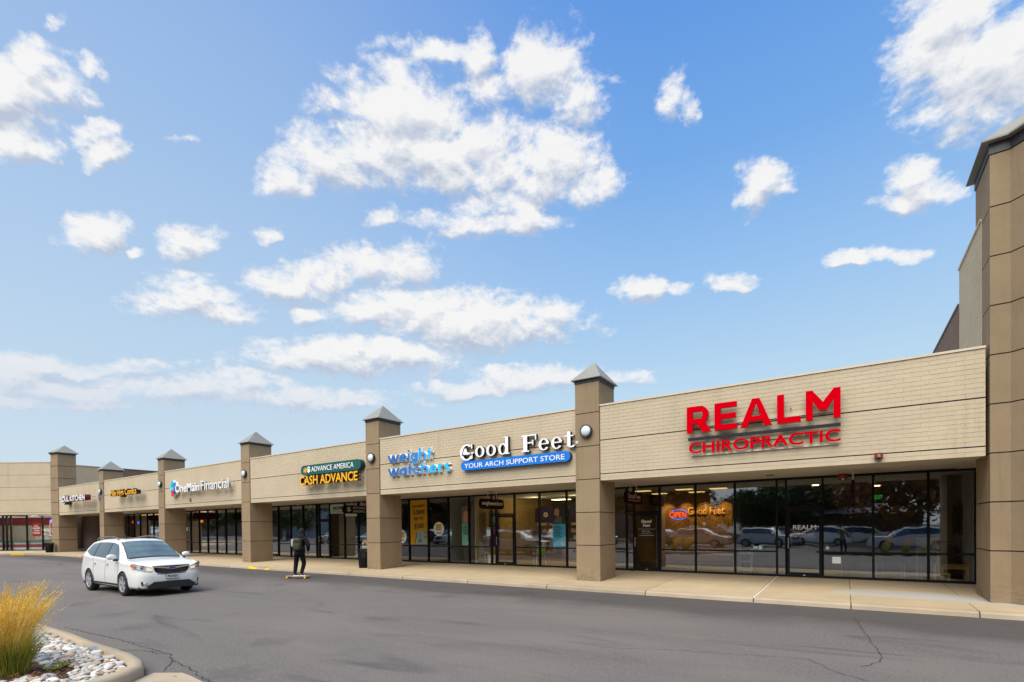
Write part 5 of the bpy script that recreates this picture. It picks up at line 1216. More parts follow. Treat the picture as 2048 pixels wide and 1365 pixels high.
    # bonnet seams
    for sgn in (1, -1):
        q = MB(); P = []
        for i in range(11):
            x = 1.22+.86*i/10; y = .70-.10*(i/10)**2
            for dy in (0, .01): P.append((x, sgn*(y+dy), CS.top_z(x, y+dy)+.003))
        q.grid(P, 11, 2).build('bonnet_seam', flat('soft_seam', (.30, .30, .29)), root)
    # grille, emblem, plate, intake
    X = 2.305
    pts = [(-.47, .87), (.47, .87), (.43, .72), (.37, .655), (-.37, .655), (-.43, .72)]
    def yz(q, pts, x0, x1): 
        n = len(pts); q.poly([(x0, a, b) for a, b in pts]+[(x1, a, b) for a, b in pts], [(i, (i+1) % n, n+(i+1) % n, n+i) for i in range(n)]+[tuple(range(n-1, -1, -1)), tuple(range(n, 2*n))]); return q
    gr = yz(MB(), pts, 2.2, X+.004).build('grille', BLACK, root)
    for z in (.68, .715, .75): MB().box(X+.004, X+.012, -.38, .38, z, z+.012).build('grille_bar', flat('grey_grille_bar', (.09, .09, .09), .4), gr, off=(0, 0, 0))
    q = yz(MB(), [(-.47, .868), (-.1, .83), (.1, .83), (.47, .868), (.455, .825), (.1, .775), (-.1, .775), (-.455, .825)], X, X+.028); q.build('chrome_wing', CHR, gr, off=(0, 0, 0))
    q = yz(MB(), [(.10*cos(2*pi*i/20), .805+.05*sin(2*pi*i/20)) for i in range(20)], X+.02, X+.036); q.build('emblem_rim', CHR, gr, off=(0, 0, 0))
    q = yz(MB(), [(.085*cos(2*pi*i/20), .805+.038*sin(2*pi*i/20)) for i in range(20)], X+.03, X+.04); q.build('emblem', flat('deep_blue_enamel', (.01, .03, .16), .2), gr, off=(0, 0, 0))
    for a, b in ((-.04, .808), (.01, .818), (.03, .793), (.05, .811), (-.005, .791)): yz(MB(), [(a-.008, b), (a, b+.007), (a+.008, b), (a, b-.007)], X+.035, X+.043).build('emblem_star', CHR, gr, off=(0, 0, 0))
    pl = MB().box(X+.03, X+.045, -.155, .155, .50, .62).build('number_plate', flat('white_plate', (.68, .70, .68)), root)
    yz(MB(), [(-.165, .49), (.165, .49), (.165, .635), (-.165, .635)], X+.02, X+.032).build('plate_frame', BLACK, pl, off=(0, 0, 0))
    pl['org'] = (0, 0, 0)
    if fancy: text(plate, -.135, .135, .525, .60, 0, .004, pl, flat('dark_green_print', (.01, .06, .04)), axisdir=(0, 1), org=(X+.046, 0, 0), name='lettering', whole=True, bold=.03)
    MB().box(2.2, X+.012, -.38, .38, .628, .64).build('bumper_slot', BLK, root)
    yz(MB(), [(-.60, .25), (.60, .25), (.62, .30), (.46, .42), (-.46, .42), (-.62, .30)], 2.0, X+.025).build('lower_intake', BLK, root)
    yz(MB(), [(-.64, .215), (.64, .215), (.66, .262), (-.66, .262)], 1.9, X+.0).build('lower_lip', SILL, root)
    MB().tube((-.95, 0, 1.66), (-1.15, 0, 1.84), .007).build('aerial', BLK, root)
    # wheels
    for ax in (AXF, AXR):
        for sgn in (1, -1):
            yc = sgn*.79
            w = MB().lathe([(.215, -.10), (.30, -.112), (.335, -.09), (WR_, -.05), (WR_, .05), (.335, .09), (.30, .112), (.215, .10)], 36, 'y', (ax, yc, WR_)).build('wheel', RUB, root, True)
            q = MB(); o_ = sgn*.095
            q.lathe([(.225, o_), (.232, o_+sgn*.012), (.215, o_+sgn*.006), (.20, o_-sgn*.06)], 32, 'y', (ax, yc, WR_))
            for i in range(5):
                for da in (-.17, .17):
                    a = 2*pi*i/5+da+.3; a2 = 2*pi*i/5+da*.45+.3; hw = .020
                    pts = []
                    for (r_, aa, yy) in ((.05, a2, o_-sgn*.0), (.222, a, o_+sgn*.003)):
                        for s_ in (-1, 1):
                            for dy in (0, -sgn*.03): pts.append((ax+r_*cos(aa)-s_*hw*sin(aa), yc+yy+dy, WR_+r_*sin(aa)+s_*hw*cos(aa)))
                    q.poly(pts, [(0, 2, 6, 4), (1, 3, 7, 5), (0, 1, 5, 4), (2, 3, 7, 6), (0, 2, 3, 1), (4, 6, 7, 5)])
            q.lathe([(0.001, o_+sgn*.004), (.045, o_+sgn*.0), (.055, o_-sgn*.03)], 16, 'y', (ax, yc, WR_))
            q.build('rim', RIM, w, off=(0, 0, 0))
            MB().lathe([(.0, o_-sgn*.065), (.215, o_-sgn*.065)], 24, 'y', (ax, yc, WR_)).build('brake_disc', flat('dark_brake', (.05, .05, .05), .4), w, off=(0, 0, 0))
    return root, body
CAR, CAR_BODY = car('moving_car', 'white compact SUV with roof rails and lit front lamps driving on the road', PW)
CAR.location = (-18.77, 6.84, 0); CAR.rotation_euler = (0, 0, R(-.3))

# ------------------------------------------------------------------ people
def skin_mesh(name, J, E, mats, pick, parent, sub_=2):
    me = bpy.data.meshes.new('sk'); names = list(J); me.from_pydata([J[n][:3] for n in names], [(names.index(a), names.index(b)) for a, b in E], [])
    ob = bpy.data.objects.new('sk', me); C.objects.link(ob)
    md = ob.modifiers.new('s', 'SKIN'); md.use_smooth_shade = True
    for i, n in enumerate(names):
        r_ = J[n][3]; me.skin_vertices[0].data[i].radius = (r_ if isinstance(r_, tuple) else (r_, r_))
    me.skin_vertices[0].data[0].use_root = True
    ob.modifiers.new('b', 'SUBSURF').levels = sub_
    bpy.context.view_layer.update(); dg = bpy.context.evaluated_depsgraph_get(); m2 = bpy.data.meshes.new_from_object(ob.evaluated_get(dg)); m2.name = name
    bpy.data.objects.remove(ob)
    m2.materials.clear()
    for m in mats: m2.materials.append(m)
    for p_ in m2.polygons: p_.material_index = pick(p_.center); p_.use_smooth = True
    o = bpy.data.objects.new(name, m2); C.objects.link(o); o.parent = parent; return o
FLESH = mat('skin', (.42, .24, .16), .6, .05)
CLOTH = lambda n, c, v=.25: mat(n, c, .92, v, 14, .3, 60, spec=.15)
def hand_chain(parent, palm, dirn, side, mt):
    """palm with five separate curled fingers"""
    p0 = Vector(palm); d = Vector(dirn).normalized(); s_ = Vector(side).normalized(); n_ = d.cross(s_)
    J = {'w': (*p0, .026), 'c': (*(p0+d*.05), (.034, .018))}; E = [('w', 'c')]
    for i, L in enumerate((.07, .08, .075, .06)):
        b = p0+d*.085+s_*(.03-.02*i); J['k%d' % i] = (*b, .011); J['m%d' % i] = (*(b+d*L*.5+n_*.012), .0095); J['t%d' % i] = (*(b+d*L*.8+n_*.035), .008)
        E += [('c', 'k%d' % i), ('k%d' % i, 'm%d' % i), ('m%d' % i, 't%d' % i)]
    J['h1'] = (*(p0+d*.04+s_*.045), .012); J['h2'] = (*(p0+d*.075+s_*.055+n_*.01), .009); E += [('c', 'h1'), ('h1', 'h2')]
    return skin_mesh('hand', J, E, [mt], lambda c: 0, parent, 1)
def head(parent, c, mt_hat=None, hair=None, face=1):
    """c centre of head, facing +y"""
    q = MB(); P = []; nu, nv = 15, 20
    for i in range(nu+1):
        a = -pi/2+pi*i/nu; z = sin(a)
        for k in range(nv+1):
            b = 2*pi*k/nv; rx, ry = .076, .095; tz = .118*z
            jaw = 1-.28*max(0, -z-.2); x = rx*cos(a)*cos(b)*jaw; y = ry*cos(a)*sin(b)*(jaw*.95+.05)
            if sin(b) > .93 and -.35 < z < .05: y += .018*(1-abs(z+.15)*3)      # nose
            if abs(cos(b)) < .45 and sin(b) > 0 and .02 < z < .22: y -= .006     # eye sockets
            if sin(b) > .8 and -.55 < z < -.42: y += .004
            P.append((c[0]+x, c[1]+y, c[2]+tz))
    q.grid(P, nu+1, nv+1); h = q.build('head', FLESH, parent, True, off=(0, 0, 0))
    for s_ in (-1, 1):
        MB().lathe([(0.001, .0), (.02, .004), (.028, .0), (.02, -.01)], 10, 'x', (c[0]+s_*.077, c[1]-.005, c[2]-.005)).build('ear', FLESH, h, True, off=(0, 0, 0))
        MB().lathe([(0.001, .0), (.010, -.004)], 8, 'y', (c[0]+s_*.03, c[1]+.092, c[2]+.012)).build('eye', flat('dark_eye', (.03, .02, .02)), h, off=(0, 0, 0))
    MB().box(c[0]-.022, c[0]+.022, c[1]+.082, c[1]+.086, c[2]-.062, c[2]-.056).build('mouth', flat('lip', (.30, .10, .08)), h, off=(0, 0, 0))
    if mt_hat:
        q = MB(); P = []
        for i in range(9):
            lo_a = -.12 if hair else -.50; a = lo_a+(pi/2-lo_a)*i/8
            for k in range(21):
                b = 2*pi*k/20; r = 1.13+(.03 if i < 2 else 0); P.append((c[0]+.078*r*cos(a)*cos(b), c[1]+.097*r*cos(a)*sin(b)-.006, c[2]+.012+.145*sin(a)))
        q.grid(P, 9, 21); q.build('beanie' if hair is None else 'hair', mt_hat, parent, True, off=(0, 0, 0))
    return h
NAVY = CLOTH('charcoal_jacket', (.013, .0135, .017)); TROU = CLOTH('black_trousers', (.009, .009, .011)); SHOE = flat('black_shoe', (.012, .012, .012), .6)
P1 = empty('person', (-17.5, 11.6, 0), R(31), 'person in black beanie, dark jacket and olive backpack riding a longboard away from the camera', 'person', world=False); P1['org'] = (0, 0, 0)
J = {'pelvis': (.05, 0, 1.02, (.16, .125)), 'waist': (.07, -.01, 1.16, (.175, .135)), 'chest': (.10, -.01, 1.36, (.20, .145)), 'sh': (.12, .0, 1.53, (.14, .10)), 'neck': (.135, .02, 1.64, .055), 'neck2': (.15, .05, 1.70, .05),
     'hl': (-.04, 0, .96, .105), 'hr': (.13, 0, .96, .105), 'kl': (-.12, .09, .57, .09), 'kr': (.19, .11, .58, .09), 'al': (-.125, .0, .21, .068), 'ar': (.135, .0, .21, .068), 'tl': (-.10, -.01, .155, .048), 'tr': (.14, -.01, .155, .048),
     'fl': (-.02, .02, .135, .042), 'fr': (.24, -.02, .135, .042),
     'sl': (-.065, .0, 1.50, .092), 'sr': (.31, .0, 1.50, .092), 'el': (-.195, -.03, 1.24, .082), 'er': (.42, -.03, 1.24, .082), 'wl': (-.13, .12, 1.03, .048), 'wr': (.345, .12, 1.03, .048)}
E = [('pelvis', 'waist'), ('waist', 'chest'), ('chest', 'sh'), ('sh', 'neck'), ('neck', 'neck2'), ('pelvis', 'hl'), ('pelvis', 'hr'), ('hl', 'kl'), ('hr', 'kr'), ('kl', 'al'), ('kr', 'ar'), ('al', 'tl'), ('ar', 'tr'), ('tl', 'fl'), ('tr', 'fr'),
     ('sh', 'sl'), ('sh', 'sr'), ('sl', 'el'), ('sr', 'er'), ('el', 'wl'), ('er', 'wr')]
def pk(c): return 2 if c.z < .20 else (1 if c.z < .93 else (3 if c.z > 1.70 else 0))
skin_mesh('body', J, E, [NAVY, TROU, SHOE, FLESH], pk, P1)
head(P1, (.145, .045, 1.775), flat('black_knit', (.006, .006, .007), .95))
q = MB(); P = []
for i in range(5):
    z, r = [(1.55, .155), (1.60, .125), (1.645, .085), (1.655, .10), (1.60, .135)][i]
    for k in range(17): a = 2*pi*k/16; P.append((.125+r*1.15*cos(a), .0+r*.85*sin(a)-.01, z+.02*sin(a)*-1))
q.grid(P, 5, 17).build('hood', NAVY, P1, True)
q = MB(); P = []
for z, s_ in ((1.06, .93), (.97, 1.0), (.90, 1.03), (.90, .95)):
    for k in range(25): a = 2*pi*k/24; P.append((.06+.195*s_*cos(a), .145*s_*sin(a)-.005, z))
q.grid(P, 4, 25).build('jacket_hem', NAVY, P1, True)
for sx, sy in ((-.13, .12), (.345, .12)): hand_chain(P1, (sx, sy, 1.03), ((.05-sx)*.5, .3, -.9), (1 if sx < 0 else -1, 0, .2), FLESH)
for sx in (-.02, .24): MB().box(sx-.15, sx+.055, -.045, .045, .098, .118).build('shoe_sole', WHITE, P1)
BP = empty('backpack', (-17.5, 11.6, 0), R(31), 'olive green backpack worn by the longboard rider, grey jacket tied on', 'backpack', world=False); BP['org'] = (0, 0, 0)
OLV = CLOTH('olive_fabric', (.055, .052, .033))
def blob(cx, cy, cz, rx, ry, rz, e=.55, nu=12, nv=20):
    q = MB(); P = []; sp_ = lambda v: math.copysign(abs(v)**e, v)
    for i in range(nu+1):
        a = -pi/2+pi*i/nu
        for k in range(nv+1):
            b = 2*pi*k/nv; P.append((cx+rx*sp_(cos(a))*sp_(cos(b)), cy+ry*sp_(cos(a))*sp_(sin(b)), cz+rz*sp_(sin(a))))
    q.grid(P, nu+1, nv+1); return q
blob(.09, -.215, 1.31, .155, .10, .24).build('bag', OLV, BP, True); blob(.09, -.315, 1.22, .125, .045, .12).build('front_pocket', OLV, BP, True)
blob(.09, -.29, 1.44, .115, .04, .055).build('top_pocket', OLV, BP, True)
for dx in (-.09, .09):
    q = MB(); q.path([(.10+dx, -.12, 1.54), (.10+dx*1.1, .03, 1.60), (.10+dx*1.25, .15, 1.48), (.10+dx*1.3, .13, 1.25), (.09+dx*1.5, -.08, 1.12)], .018); q.build('strap', OLV, BP)
for z in (1.16, 1.30, 1.42): MB().box(-.045, .225, -.335, -.325, z, z+.012).build('webbing', flat('dark_webbing', (.02, .02, .015)), BP)
blob(-.10, -.20, 1.36, .055, .06, .15).build('tied_jacket', flat('grey_white_cloth', (.32, .33, .36), .8), BP, True); blob(-.035, -.245, 1.475, .05, .02, .025).build('blue_patch', flat('sky_blue_cloth', (.01, .30, .62), .7), BP, True)
SB = empty('longboard', (-17.48, 11.56, 0), R(27), 'wooden longboard with yellow wheels under the rider', 'skateboard', world=False); SB['org'] = (0, 0, 0)
pts = [(-.46, -.03), (-.40, -.10), (-.2, -.115), (.2, -.115), (.40, -.10), (.47, -.03), (.47, .03), (.40, .10), (.2, .115), (-.2, .115), (-.40, .10), (-.46, .03)]
MB().prism(pts, .080, .096).build('deck', mat('pale_wood_deck', (.45, .30, .15), .5, .1, 6), SB)
YW = flat('yellow_wheel', (.70, .40, .01), .4)
for x in (-.36, .36):
    MB().box(x-.03, x+.03, -.10, .10, .035, .082).build('truck', flat('dark_truck', (.05, .05, .05), .4), SB)
    for s_ in (-1, 1): MB().lathe([(0.001, -.027), (.03, -.027), (.036, -.018), (.036, .018), (.03, .027), (0.001, .027)], 18, 'y', (x, s_*.125, .036)).build('wheel', YW, SB, True)
# the photographer, seen only mirrored in the shop glass
P2 = empty('person', (-.15, -.75, .0), 0, 'person in olive jacket and dark jeans standing in the car park holding up a camera', 'person', world=False); P2['org'] = (0, 0, 0)
J2 = {'pelvis': (0, 0, .98, (.14, .11)), 'waist': (0, 0, 1.12, (.145, .11)), 'chest': (0, 0, 1.33, (.165, .12)), 'sh': (0, 0, 1.48, (.11, .08)), 'neck': (0, .02, 1.58, .055), 'hl': (-.09, 0, .92, .10), 'hr': (.09, 0, .92, .10), 'kl': (-.11, .02, .5, .07), 'kr': (.11, .02, .5, .07),
      'al': (-.12, 0, .10, .05), 'ar': (.12, 0, .10, .05), 'fl': (-.13, .14, .05, .042), 'fr': (.13, .14, .05, .042), 'sl': (-.18, 0, 1.46, .07), 'sr': (.18, 0, 1.46, .07), 'el': (-.30, .06, 1.22, .055), 'er': (.30, .06, 1.22, .055), 'wl': (-.10, .28, 1.42, .04), 'wr': (.10, .28, 1.42, .04)}
E2 = [('pelvis', 'waist'), ('waist', 'chest'), ('chest', 'sh'), ('sh', 'neck'), ('pelvis', 'hl'), ('pelvis', 'hr'), ('hl', 'kl'), ('hr', 'kr'), ('kl', 'al'), ('kr', 'ar'), ('al', 'fl'), ('ar', 'fr'), ('sh', 'sl'), ('sh', 'sr'), ('sl', 'el'), ('sr', 'er'), ('el', 'wl'), ('er', 'wr')]
skin_mesh('body', J2, E2, [CLOTH('olive_coat', (.16, .15, .07)), CLOTH('dark_jeans', (.02, .025, .04)), SHOE, FLESH], lambda c: 2 if c.z < .1 else (1 if c.z < .9 else (3 if c.z > 1.55 else 0)), P2)
head(P2, (0, .04, 1.70), flat('brown_hair', (.05, .03, .02), .9), hair=1)
for s_ in (-1, 1): hand_chain(P2, (s_*.10, .29, 1.43), (-s_*.4, .5, .5), (0, 0, 1), FLESH)
cmo = empty('handheld_camera', (-.15, -.42, 1.46), 0, 'black camera held by the person in the olive jacket', 'camera'); MB().box(-.22, -.08, -.44, -.38, 1.45, 1.54).build('camera_body', BLK, cmo); MB().tube((-.15, -.38, 1.49), (-.15, -.30, 1.49), .035).build('lens', BLK, cmo)

# ------------------------------------------------------------------ planted island at the lower left
isl = tag(empty('planting_island', (-9, 2.3, 0)), 'kerbed island bed with river stones', None, None, 'structure')
out = [(-16.5, 3.06), (-12.7, 3.05), (-11.0, 3.05), (-9.87, 3.0), (-9.0, 3.0), (-8.4, 2.99), (-7.92, 2.92), (-7.56, 2.79), (-7.34, 2.54), (-7.20, 2.28), (-7.02, 1.9), (-6.7, 1.2), (-6.2, .2), (-5.8, -1.2), (-6.5, -2.6), (-9, -3), (-16.5, -3)]
def off_poly(pl, d): return inset(pl[::-1], d)[::-1]
inn = off_poly(out, .17); mid_ = off_poly(out, .035)
q = MB(); P = []; 
for a, b, c in zip(out, mid_, inn): P += [(a[0], a[1], -.02), (a[0], a[1], .105), (b[0], b[1], .15), (c[0], c[1], .15), (c[0], c[1], .05)]
# finer rings with slight irregularity
q.grid(P, len(out), 5); kb = q.build('kerb', KERB, isl, True)
q = MB(); q.poly([(x, y, .09) for x, y in inn], [tuple(range(len(inn)))]); q.build('soil', mat('bark_mulch', (.055, .032, .02), .95, .6, 9, .8, 40, col2=(.12, .06, .03), var2=5), isl)
def inside(p, pl):
    c = False; n = len(pl)
    for i in range(n):
        a, b = pl[i], pl[(i+1) % n]
        if (a[1] > p[1]) != (b[1] > p[1]) and p[0] < (b[0]-a[0])*(p[1]-a[1])/(b[1]-a[1])+a[0]: c = not c
    return c
inn2 = off_poly(out, .21)
SC = [(.48, .46, .41), (.55, .49, .40), (.34, .37, .38), (.43, .34, .24), (.62, .59, .53), (.20, .23, .25), (.46, .22, .09), (.45, .41, .36)]
SM = [mat('river_stone_%d' % i, c, .75, .16, 14, .25, 70, spec=.3) for i, c in enumerate(SC)]
smesh = []
rr = random.Random(3)
for i in range(16):
    bm = bmesh.new(); bmesh.ops.create_icosphere(bm, subdivisions=2, radius=1)
    ax = Vector((rr.uniform(-1, 1), rr.uniform(-1, 1), rr.uniform(-1, 1))).normalized()
    for v in bm.verts:
        v.co *= 1+.13*sin(v.co.dot(ax)*3+i)+.06*sin(v.co.x*5+i*2); v.co.z *= .9
    me = bpy.data.meshes.new('stone'); bm.to_mesh(me); bm.free(); me.polygons.foreach_set('use_smooth', [True]*len(me.polygons)); me.materials.append(SM[i % 8]); smesh.append(me)
cand = []
def mulch(x, y):     # bare mulch round the grass and weeds
    return math.hypot((x+8.95)/.62, (y-1.75)/.42) < 1 or math.hypot((x+8.45)/.32, (y-2.08)/.26) < 1 or math.hypot((x+8.1)/.25, (y-2.1)/.10) < 1
tries = 0; grid_ = {}
while len(cand) < 1500 and tries < 60000:
    tries += 1; x = rr.uniform(-12.6, -6.6); y = rr.uniform(.6, 3.0)
    if not inside((x, y), inn2) or mulch(x, y): continue
    s_ = rr.choice([.028, .034, .04, .05, .058, .07]) * rr.uniform(.85, 1.1)
    key = (int(x/.12), int(y/.12)); bad = False
    for i in (-1, 0, 1):
        for j in (-1, 0, 1):
            for (a, b, c) in grid_.get((key[0]+i, key[1]+j), ()):
                if math.hypot(a-x, b-y) < (c+s_)*.80: bad = True
    if bad: continue
    grid_.setdefault(key, []).append((x, y, s_)); cand.append((x, y, s_))
camp = Vector((0, 0, 1.88)); cand.sort(key=lambda t: (Vector((t[0], t[1], .1))-camp).length/(t[2]) if (t[0] > -10.6 and t[1] > 1.7) else 1e6+(t[0])**2)
vv, ff, mi = [], [], []
for n_, (x, y, s_) in enumerate(cand):
    k = rr.randrange(16); 
    if rr.random() < .75 and k % 8 in (5, 6): k = 4
    e = rr.uniform(.75, 1.25); sx, sy, sz = s_*e*1.15, s_/e, s_*rr.uniform(.5, .72); rz = rr.uniform(0, 6.3); z = .088+sz*.55
    if n_ < 300:
        o = meshpart('stone', smesh[k], isl, (x+9, y-2.3, z), (rr.uniform(-.2, .2), rr.uniform(-.2, .2), rz), (sx, sy, sz))
    else:
        b = len(vv); c_, sn = cos(rz), sin(rz)
        for v in smesh[k].vertices: X_, Y_ = v.co.x*sx, v.co.y*sy; vv.append((x+X_*c_-Y_*sn+9, y+X_*sn+Y_*c_-2.3, z+v.co.z*sz))
        for p_ in smesh[k].polygons: ff.append(tuple(b+i for i in p_.vertices)); mi.append(k % 8)
me = bpy.data.meshes.new('stone'); me.from_pydata(vv, [], ff)
for m in SM: me.materials.append(m)
me.polygons.foreach_set('material_index', mi); me.polygons.foreach_set('use_smooth', [True]*len(ff))
o = bpy.data.objects.new('stone', me); C.objects.link(o); o.parent = isl; o['kind'] = 'stuff'; o['label'] = 'smaller and farther river stones of the bed'
o = meshpart('stone', smesh[5], isl, (-9.35+9, 2.82-2.3, .125), (0, 0, .1), (.13, .06, .04)); o['label'] = 'long blue-grey stone'
# fallen leaves and bark bits
LEAF = mat('fallen_leaf_orange', (.42, .17, .05), .8, .35, 30); LEAF2 = mat('fallen_leaf_brown', (.16, .07, .03), .9, .3, 30)
q = MB()
for i in range(420):
    x, y = (rr.gauss(-8.4, .45), rr.gauss(1.98, .22)) if i < 300 else (rr.uniform(-11, -7.3), rr.uniform(1.7, 2.9))
    if not inside((x, y), inn2): continue
    s_ = rr.uniform(.008, .03); a = rr.uniform(0, 6.3); z = .10+rr.uniform(0, .03)+(.03 if not mulch(x, y) else 0); q.cur = 0 if rr.random() < .45 else 1
    q.poly([(x+s_*cos(a), y+s_*sin(a), z), (x+s_*.5*cos(a+1.6), y+s_*.5*sin(a+1.6), z+.012), (x-s_*cos(a), y-s_*sin(a), z+.004), (x+s_*.5*cos(a-1.6), y+s_*.5*sin(a-1.6), z+.01)], [(0, 1, 2, 3)])
o = q.build('fallen_leaves', [LEAF, LEAF2], isl); o['kind'] = 'stuff'
# stray leaves on the road
q = MB(); q.cur = 0
for (x, y) in ((-7.2, 3.0), (-16.6, 9.9), (-12.2, 4.5), (-7.1, 11.5), (.6, 9.0), (1.8, 8.2), (-3.0, 12.4), (2.6, 12.6), (-10.4, 7.0), (-8.5, 10.6), (-6.3, 6.6), (-22.3, 12.0), (-.9, 12.9), (-5.0, 12.9)):
    a = rr.uniform(0, 6.3); s_ = rr.uniform(.02, .035); q.poly([(x+s_*cos(a), y+s_*sin(a), .006), (x+s_*.5*cos(a+1.6), y+s_*.5*sin(a+1.6), .014), (x-s_*cos(a), y-s_*sin(a), .008), (x+s_*.5*cos(a-1.6), y+s_*.5*sin(a-1.6), .012)], [(0, 1, 2, 3)])
o = q.build('fallen_leaves', LEAF, road); o['kind'] = 'stuff'

# ornamental grass -------------------------------------------------
def grass_mats():
    m = bpy.data.materials.new('grass_blade'); m.use_nodes = True; t = m.node_tree; b = t.nodes['Principled BSDF']
    gm = nd(t, 'ShaderNodeNewGeometry'); oi = gm.outputs['Random Per Island']
    c1 = ramp(t, oi, [(0, (.07, .17, .012)), (.35, (.17, .27, .02)), (.6, (.38, .36, .04)), (1, (.62, .44, .08))])
    t.links.new(c1, b.inputs['Base Color']); b.inputs['Roughness'].default_value = .6
    m2 = bpy.data.materials.new('golden_plume'); m2.use_nodes = True; t = m2.node_tree; b = t.nodes['Principled BSDF']
    gm = nd(t, 'ShaderNodeNewGeometry'); c1 = ramp(t, gm.outputs['Random Per Island'], [(0, (.60, .37, .04)), (.5, (.82, .55, .07)), (1, (.90, .70, .24))])
    t.links.new(c1, b.inputs['Base Color']); b.inputs['Roughness'].default_value = .7; b.inputs['Subsurface Weight'].default_value = 0
    return m, m2
GB, GP = grass_mats()
def strip(q, pts, w0, w1, side):
    P = []; n = len(pts)
    for i, p_ in enumerate(pts):
        t = i/(n-1); w = w0+(w1-w0)*t; P += [tuple(p_-side*w), tuple(p_+side*w)]
    q.grid(P, n, 2)
def grass_clump(x, y, z, h, seed, lean=(.36, .05), nb=900, npl=230, spread=.16, label='', group='ornamental grass clumps'):
    rr = random.Random(seed); root = empty('ornamental_grass', (x, y, z), 0, label, 'grass clump', group, world=False); root['org'] = (0, 0, 0)
    q = MB()
    for i in range(nb):
        a = rr.uniform(0, 2*pi); r = spread*math.sqrt(rr.random()); p0 = Vector((r*cos(a), r*sin(a), 0)); out_ = Vector((cos(a), sin(a), 0))*rr.uniform(.1, .55)+Vector((lean[0]*.5, lean[1]*.5, 0))
        L = h*rr.uniform(.28, .62); pts = [p0+out_*L*t**1.7+Vector((0, 0, L*(t-.22*t**3)))+Vector((rr.gauss(0, .006), rr.gauss(0, .006), 0)) for t in (0, .3, .6, .85, 1)]
        s_ = Vector((rr.uniform(-1, 1), rr.uniform(-1, 1), 0)).normalized(); strip(q, pts, .0034, .0008, s_)
    o = q.build('leaf_blades', GB, root, True); o['kind'] = 'stuff'
    q = MB()
    for i in range(npl):
        a = rr.uniform(0, 2*pi); r = spread*.8*math.sqrt(rr.random()); p0 = Vector((r*cos(a), r*sin(a), 0)); sp_ = rr.uniform(.02, .26)
        dr = Vector((cos(a), sin(a), 0))*sp_+Vector((lean[0]*rr.uniform(.5, 1.5), lean[1], 0)); L = h*rr.uniform(.78, 1.12)
        cv = lambda t: p0+dr*L*t**1.8+Vector((0, 0, L*(t-.10*t**3)))
        s_ = Vector((rr.uniform(-1, 1), rr.uniform(-1, 1), 0)).normalized(); strip(q, [cv(t) for t in (0, .2, .4, .6, .8, 1)], .0018, .0009, s_)
        for k in range(46):     # spikelets of the plume
            t = rr.uniform(.56, 1.0); c = cv(t); d = (cv(min(1, t+.02))-cv(t-.02)).normalized(); e = Vector((rr.gauss(0, 1), rr.gauss(0, 1), rr.gauss(0, 1))).normalized()
            w = .020*sin(pi*min(1, (t-.50)/.5))**.6+.004; b_ = c+e*w*.35+d*rr.uniform(.018, .038); n_ = d.cross(e).normalized()*.0022
            q.poly([tuple(c-n_), tuple(c+n_), tuple(b_+e*w*.5)], [(0, 1, 2)])
    o = q.build('seed_plumes', GP, root, False); o['kind'] = 'stuff'
    return root
grass_clump(-8.80, 1.82, .09, 1.05, 1, label='golden plumed grass clump, the one nearest the kerb corner at the lower left')
grass_clump(-9.55, 1.95, .09, 1.15, 2, label='golden plumed grass clump cut by the left edge of the photo', nb=700, npl=200)
grass_clump(-8.9, 1.45, .09, 1.0, 3, label='golden plumed grass clump at the bottom left corner, in front of the others', nb=700, npl=170)
def weed(x, y, z, s_, seed, label):
    rr = random.Random(seed); root = empty('weed_plant', (x, y, z), 0, label, 'plant', world=False); root['org'] = (0, 0, 0); q = MB()
    for i in range(46):
        a = rr.uniform(0, 6.3); L = s_*rr.uniform(.5, 1); o_ = Vector((cos(a), sin(a), 0)); pts = [o_*L*.75*t**1.2+Vector((0, 0, L*(t-.45*t*t))) for t in (0, .35, .7, 1)]
        strip(q, pts, .002, .001, Vector((0, 0, 1)).cross(o_))
        for k in range(9):
            t = rr.uniform(.3, 1); c = o_*L*.75*t**1.2+Vector((0, 0, L*(t-.45*t*t))); e = Vector((rr.gauss(0, 1), rr.gauss(0, 1), rr.gauss(0, .6))).normalized(); f = e.cross(Vector((0, 0, 1))).normalized()*.006; l_ = rr.uniform(.018, .035)
            q.cur = 1 if rr.random() < .2 else 0; q.poly([tuple(c), tuple(c+e*l_*.5+f), tuple(c+e*l_), tuple(c+e*l_*.5-f)], [(0, 1, 2, 3)]); q.cur = 0
    q.build('foliage', [mat('weed_green', (.13, .19, .02), .6, .4, 30), mat('weed_yellow', (.55, .38, .03), .6, .3, 30)], root); return root
weed(-8.42, 2.12, .09, .17, 1, 'low green weed with yellow tips between the grass and the stones'); weed(-8.62, 2.28, .09, .15, 2, 'smaller yellow-green weed behind the low green one')

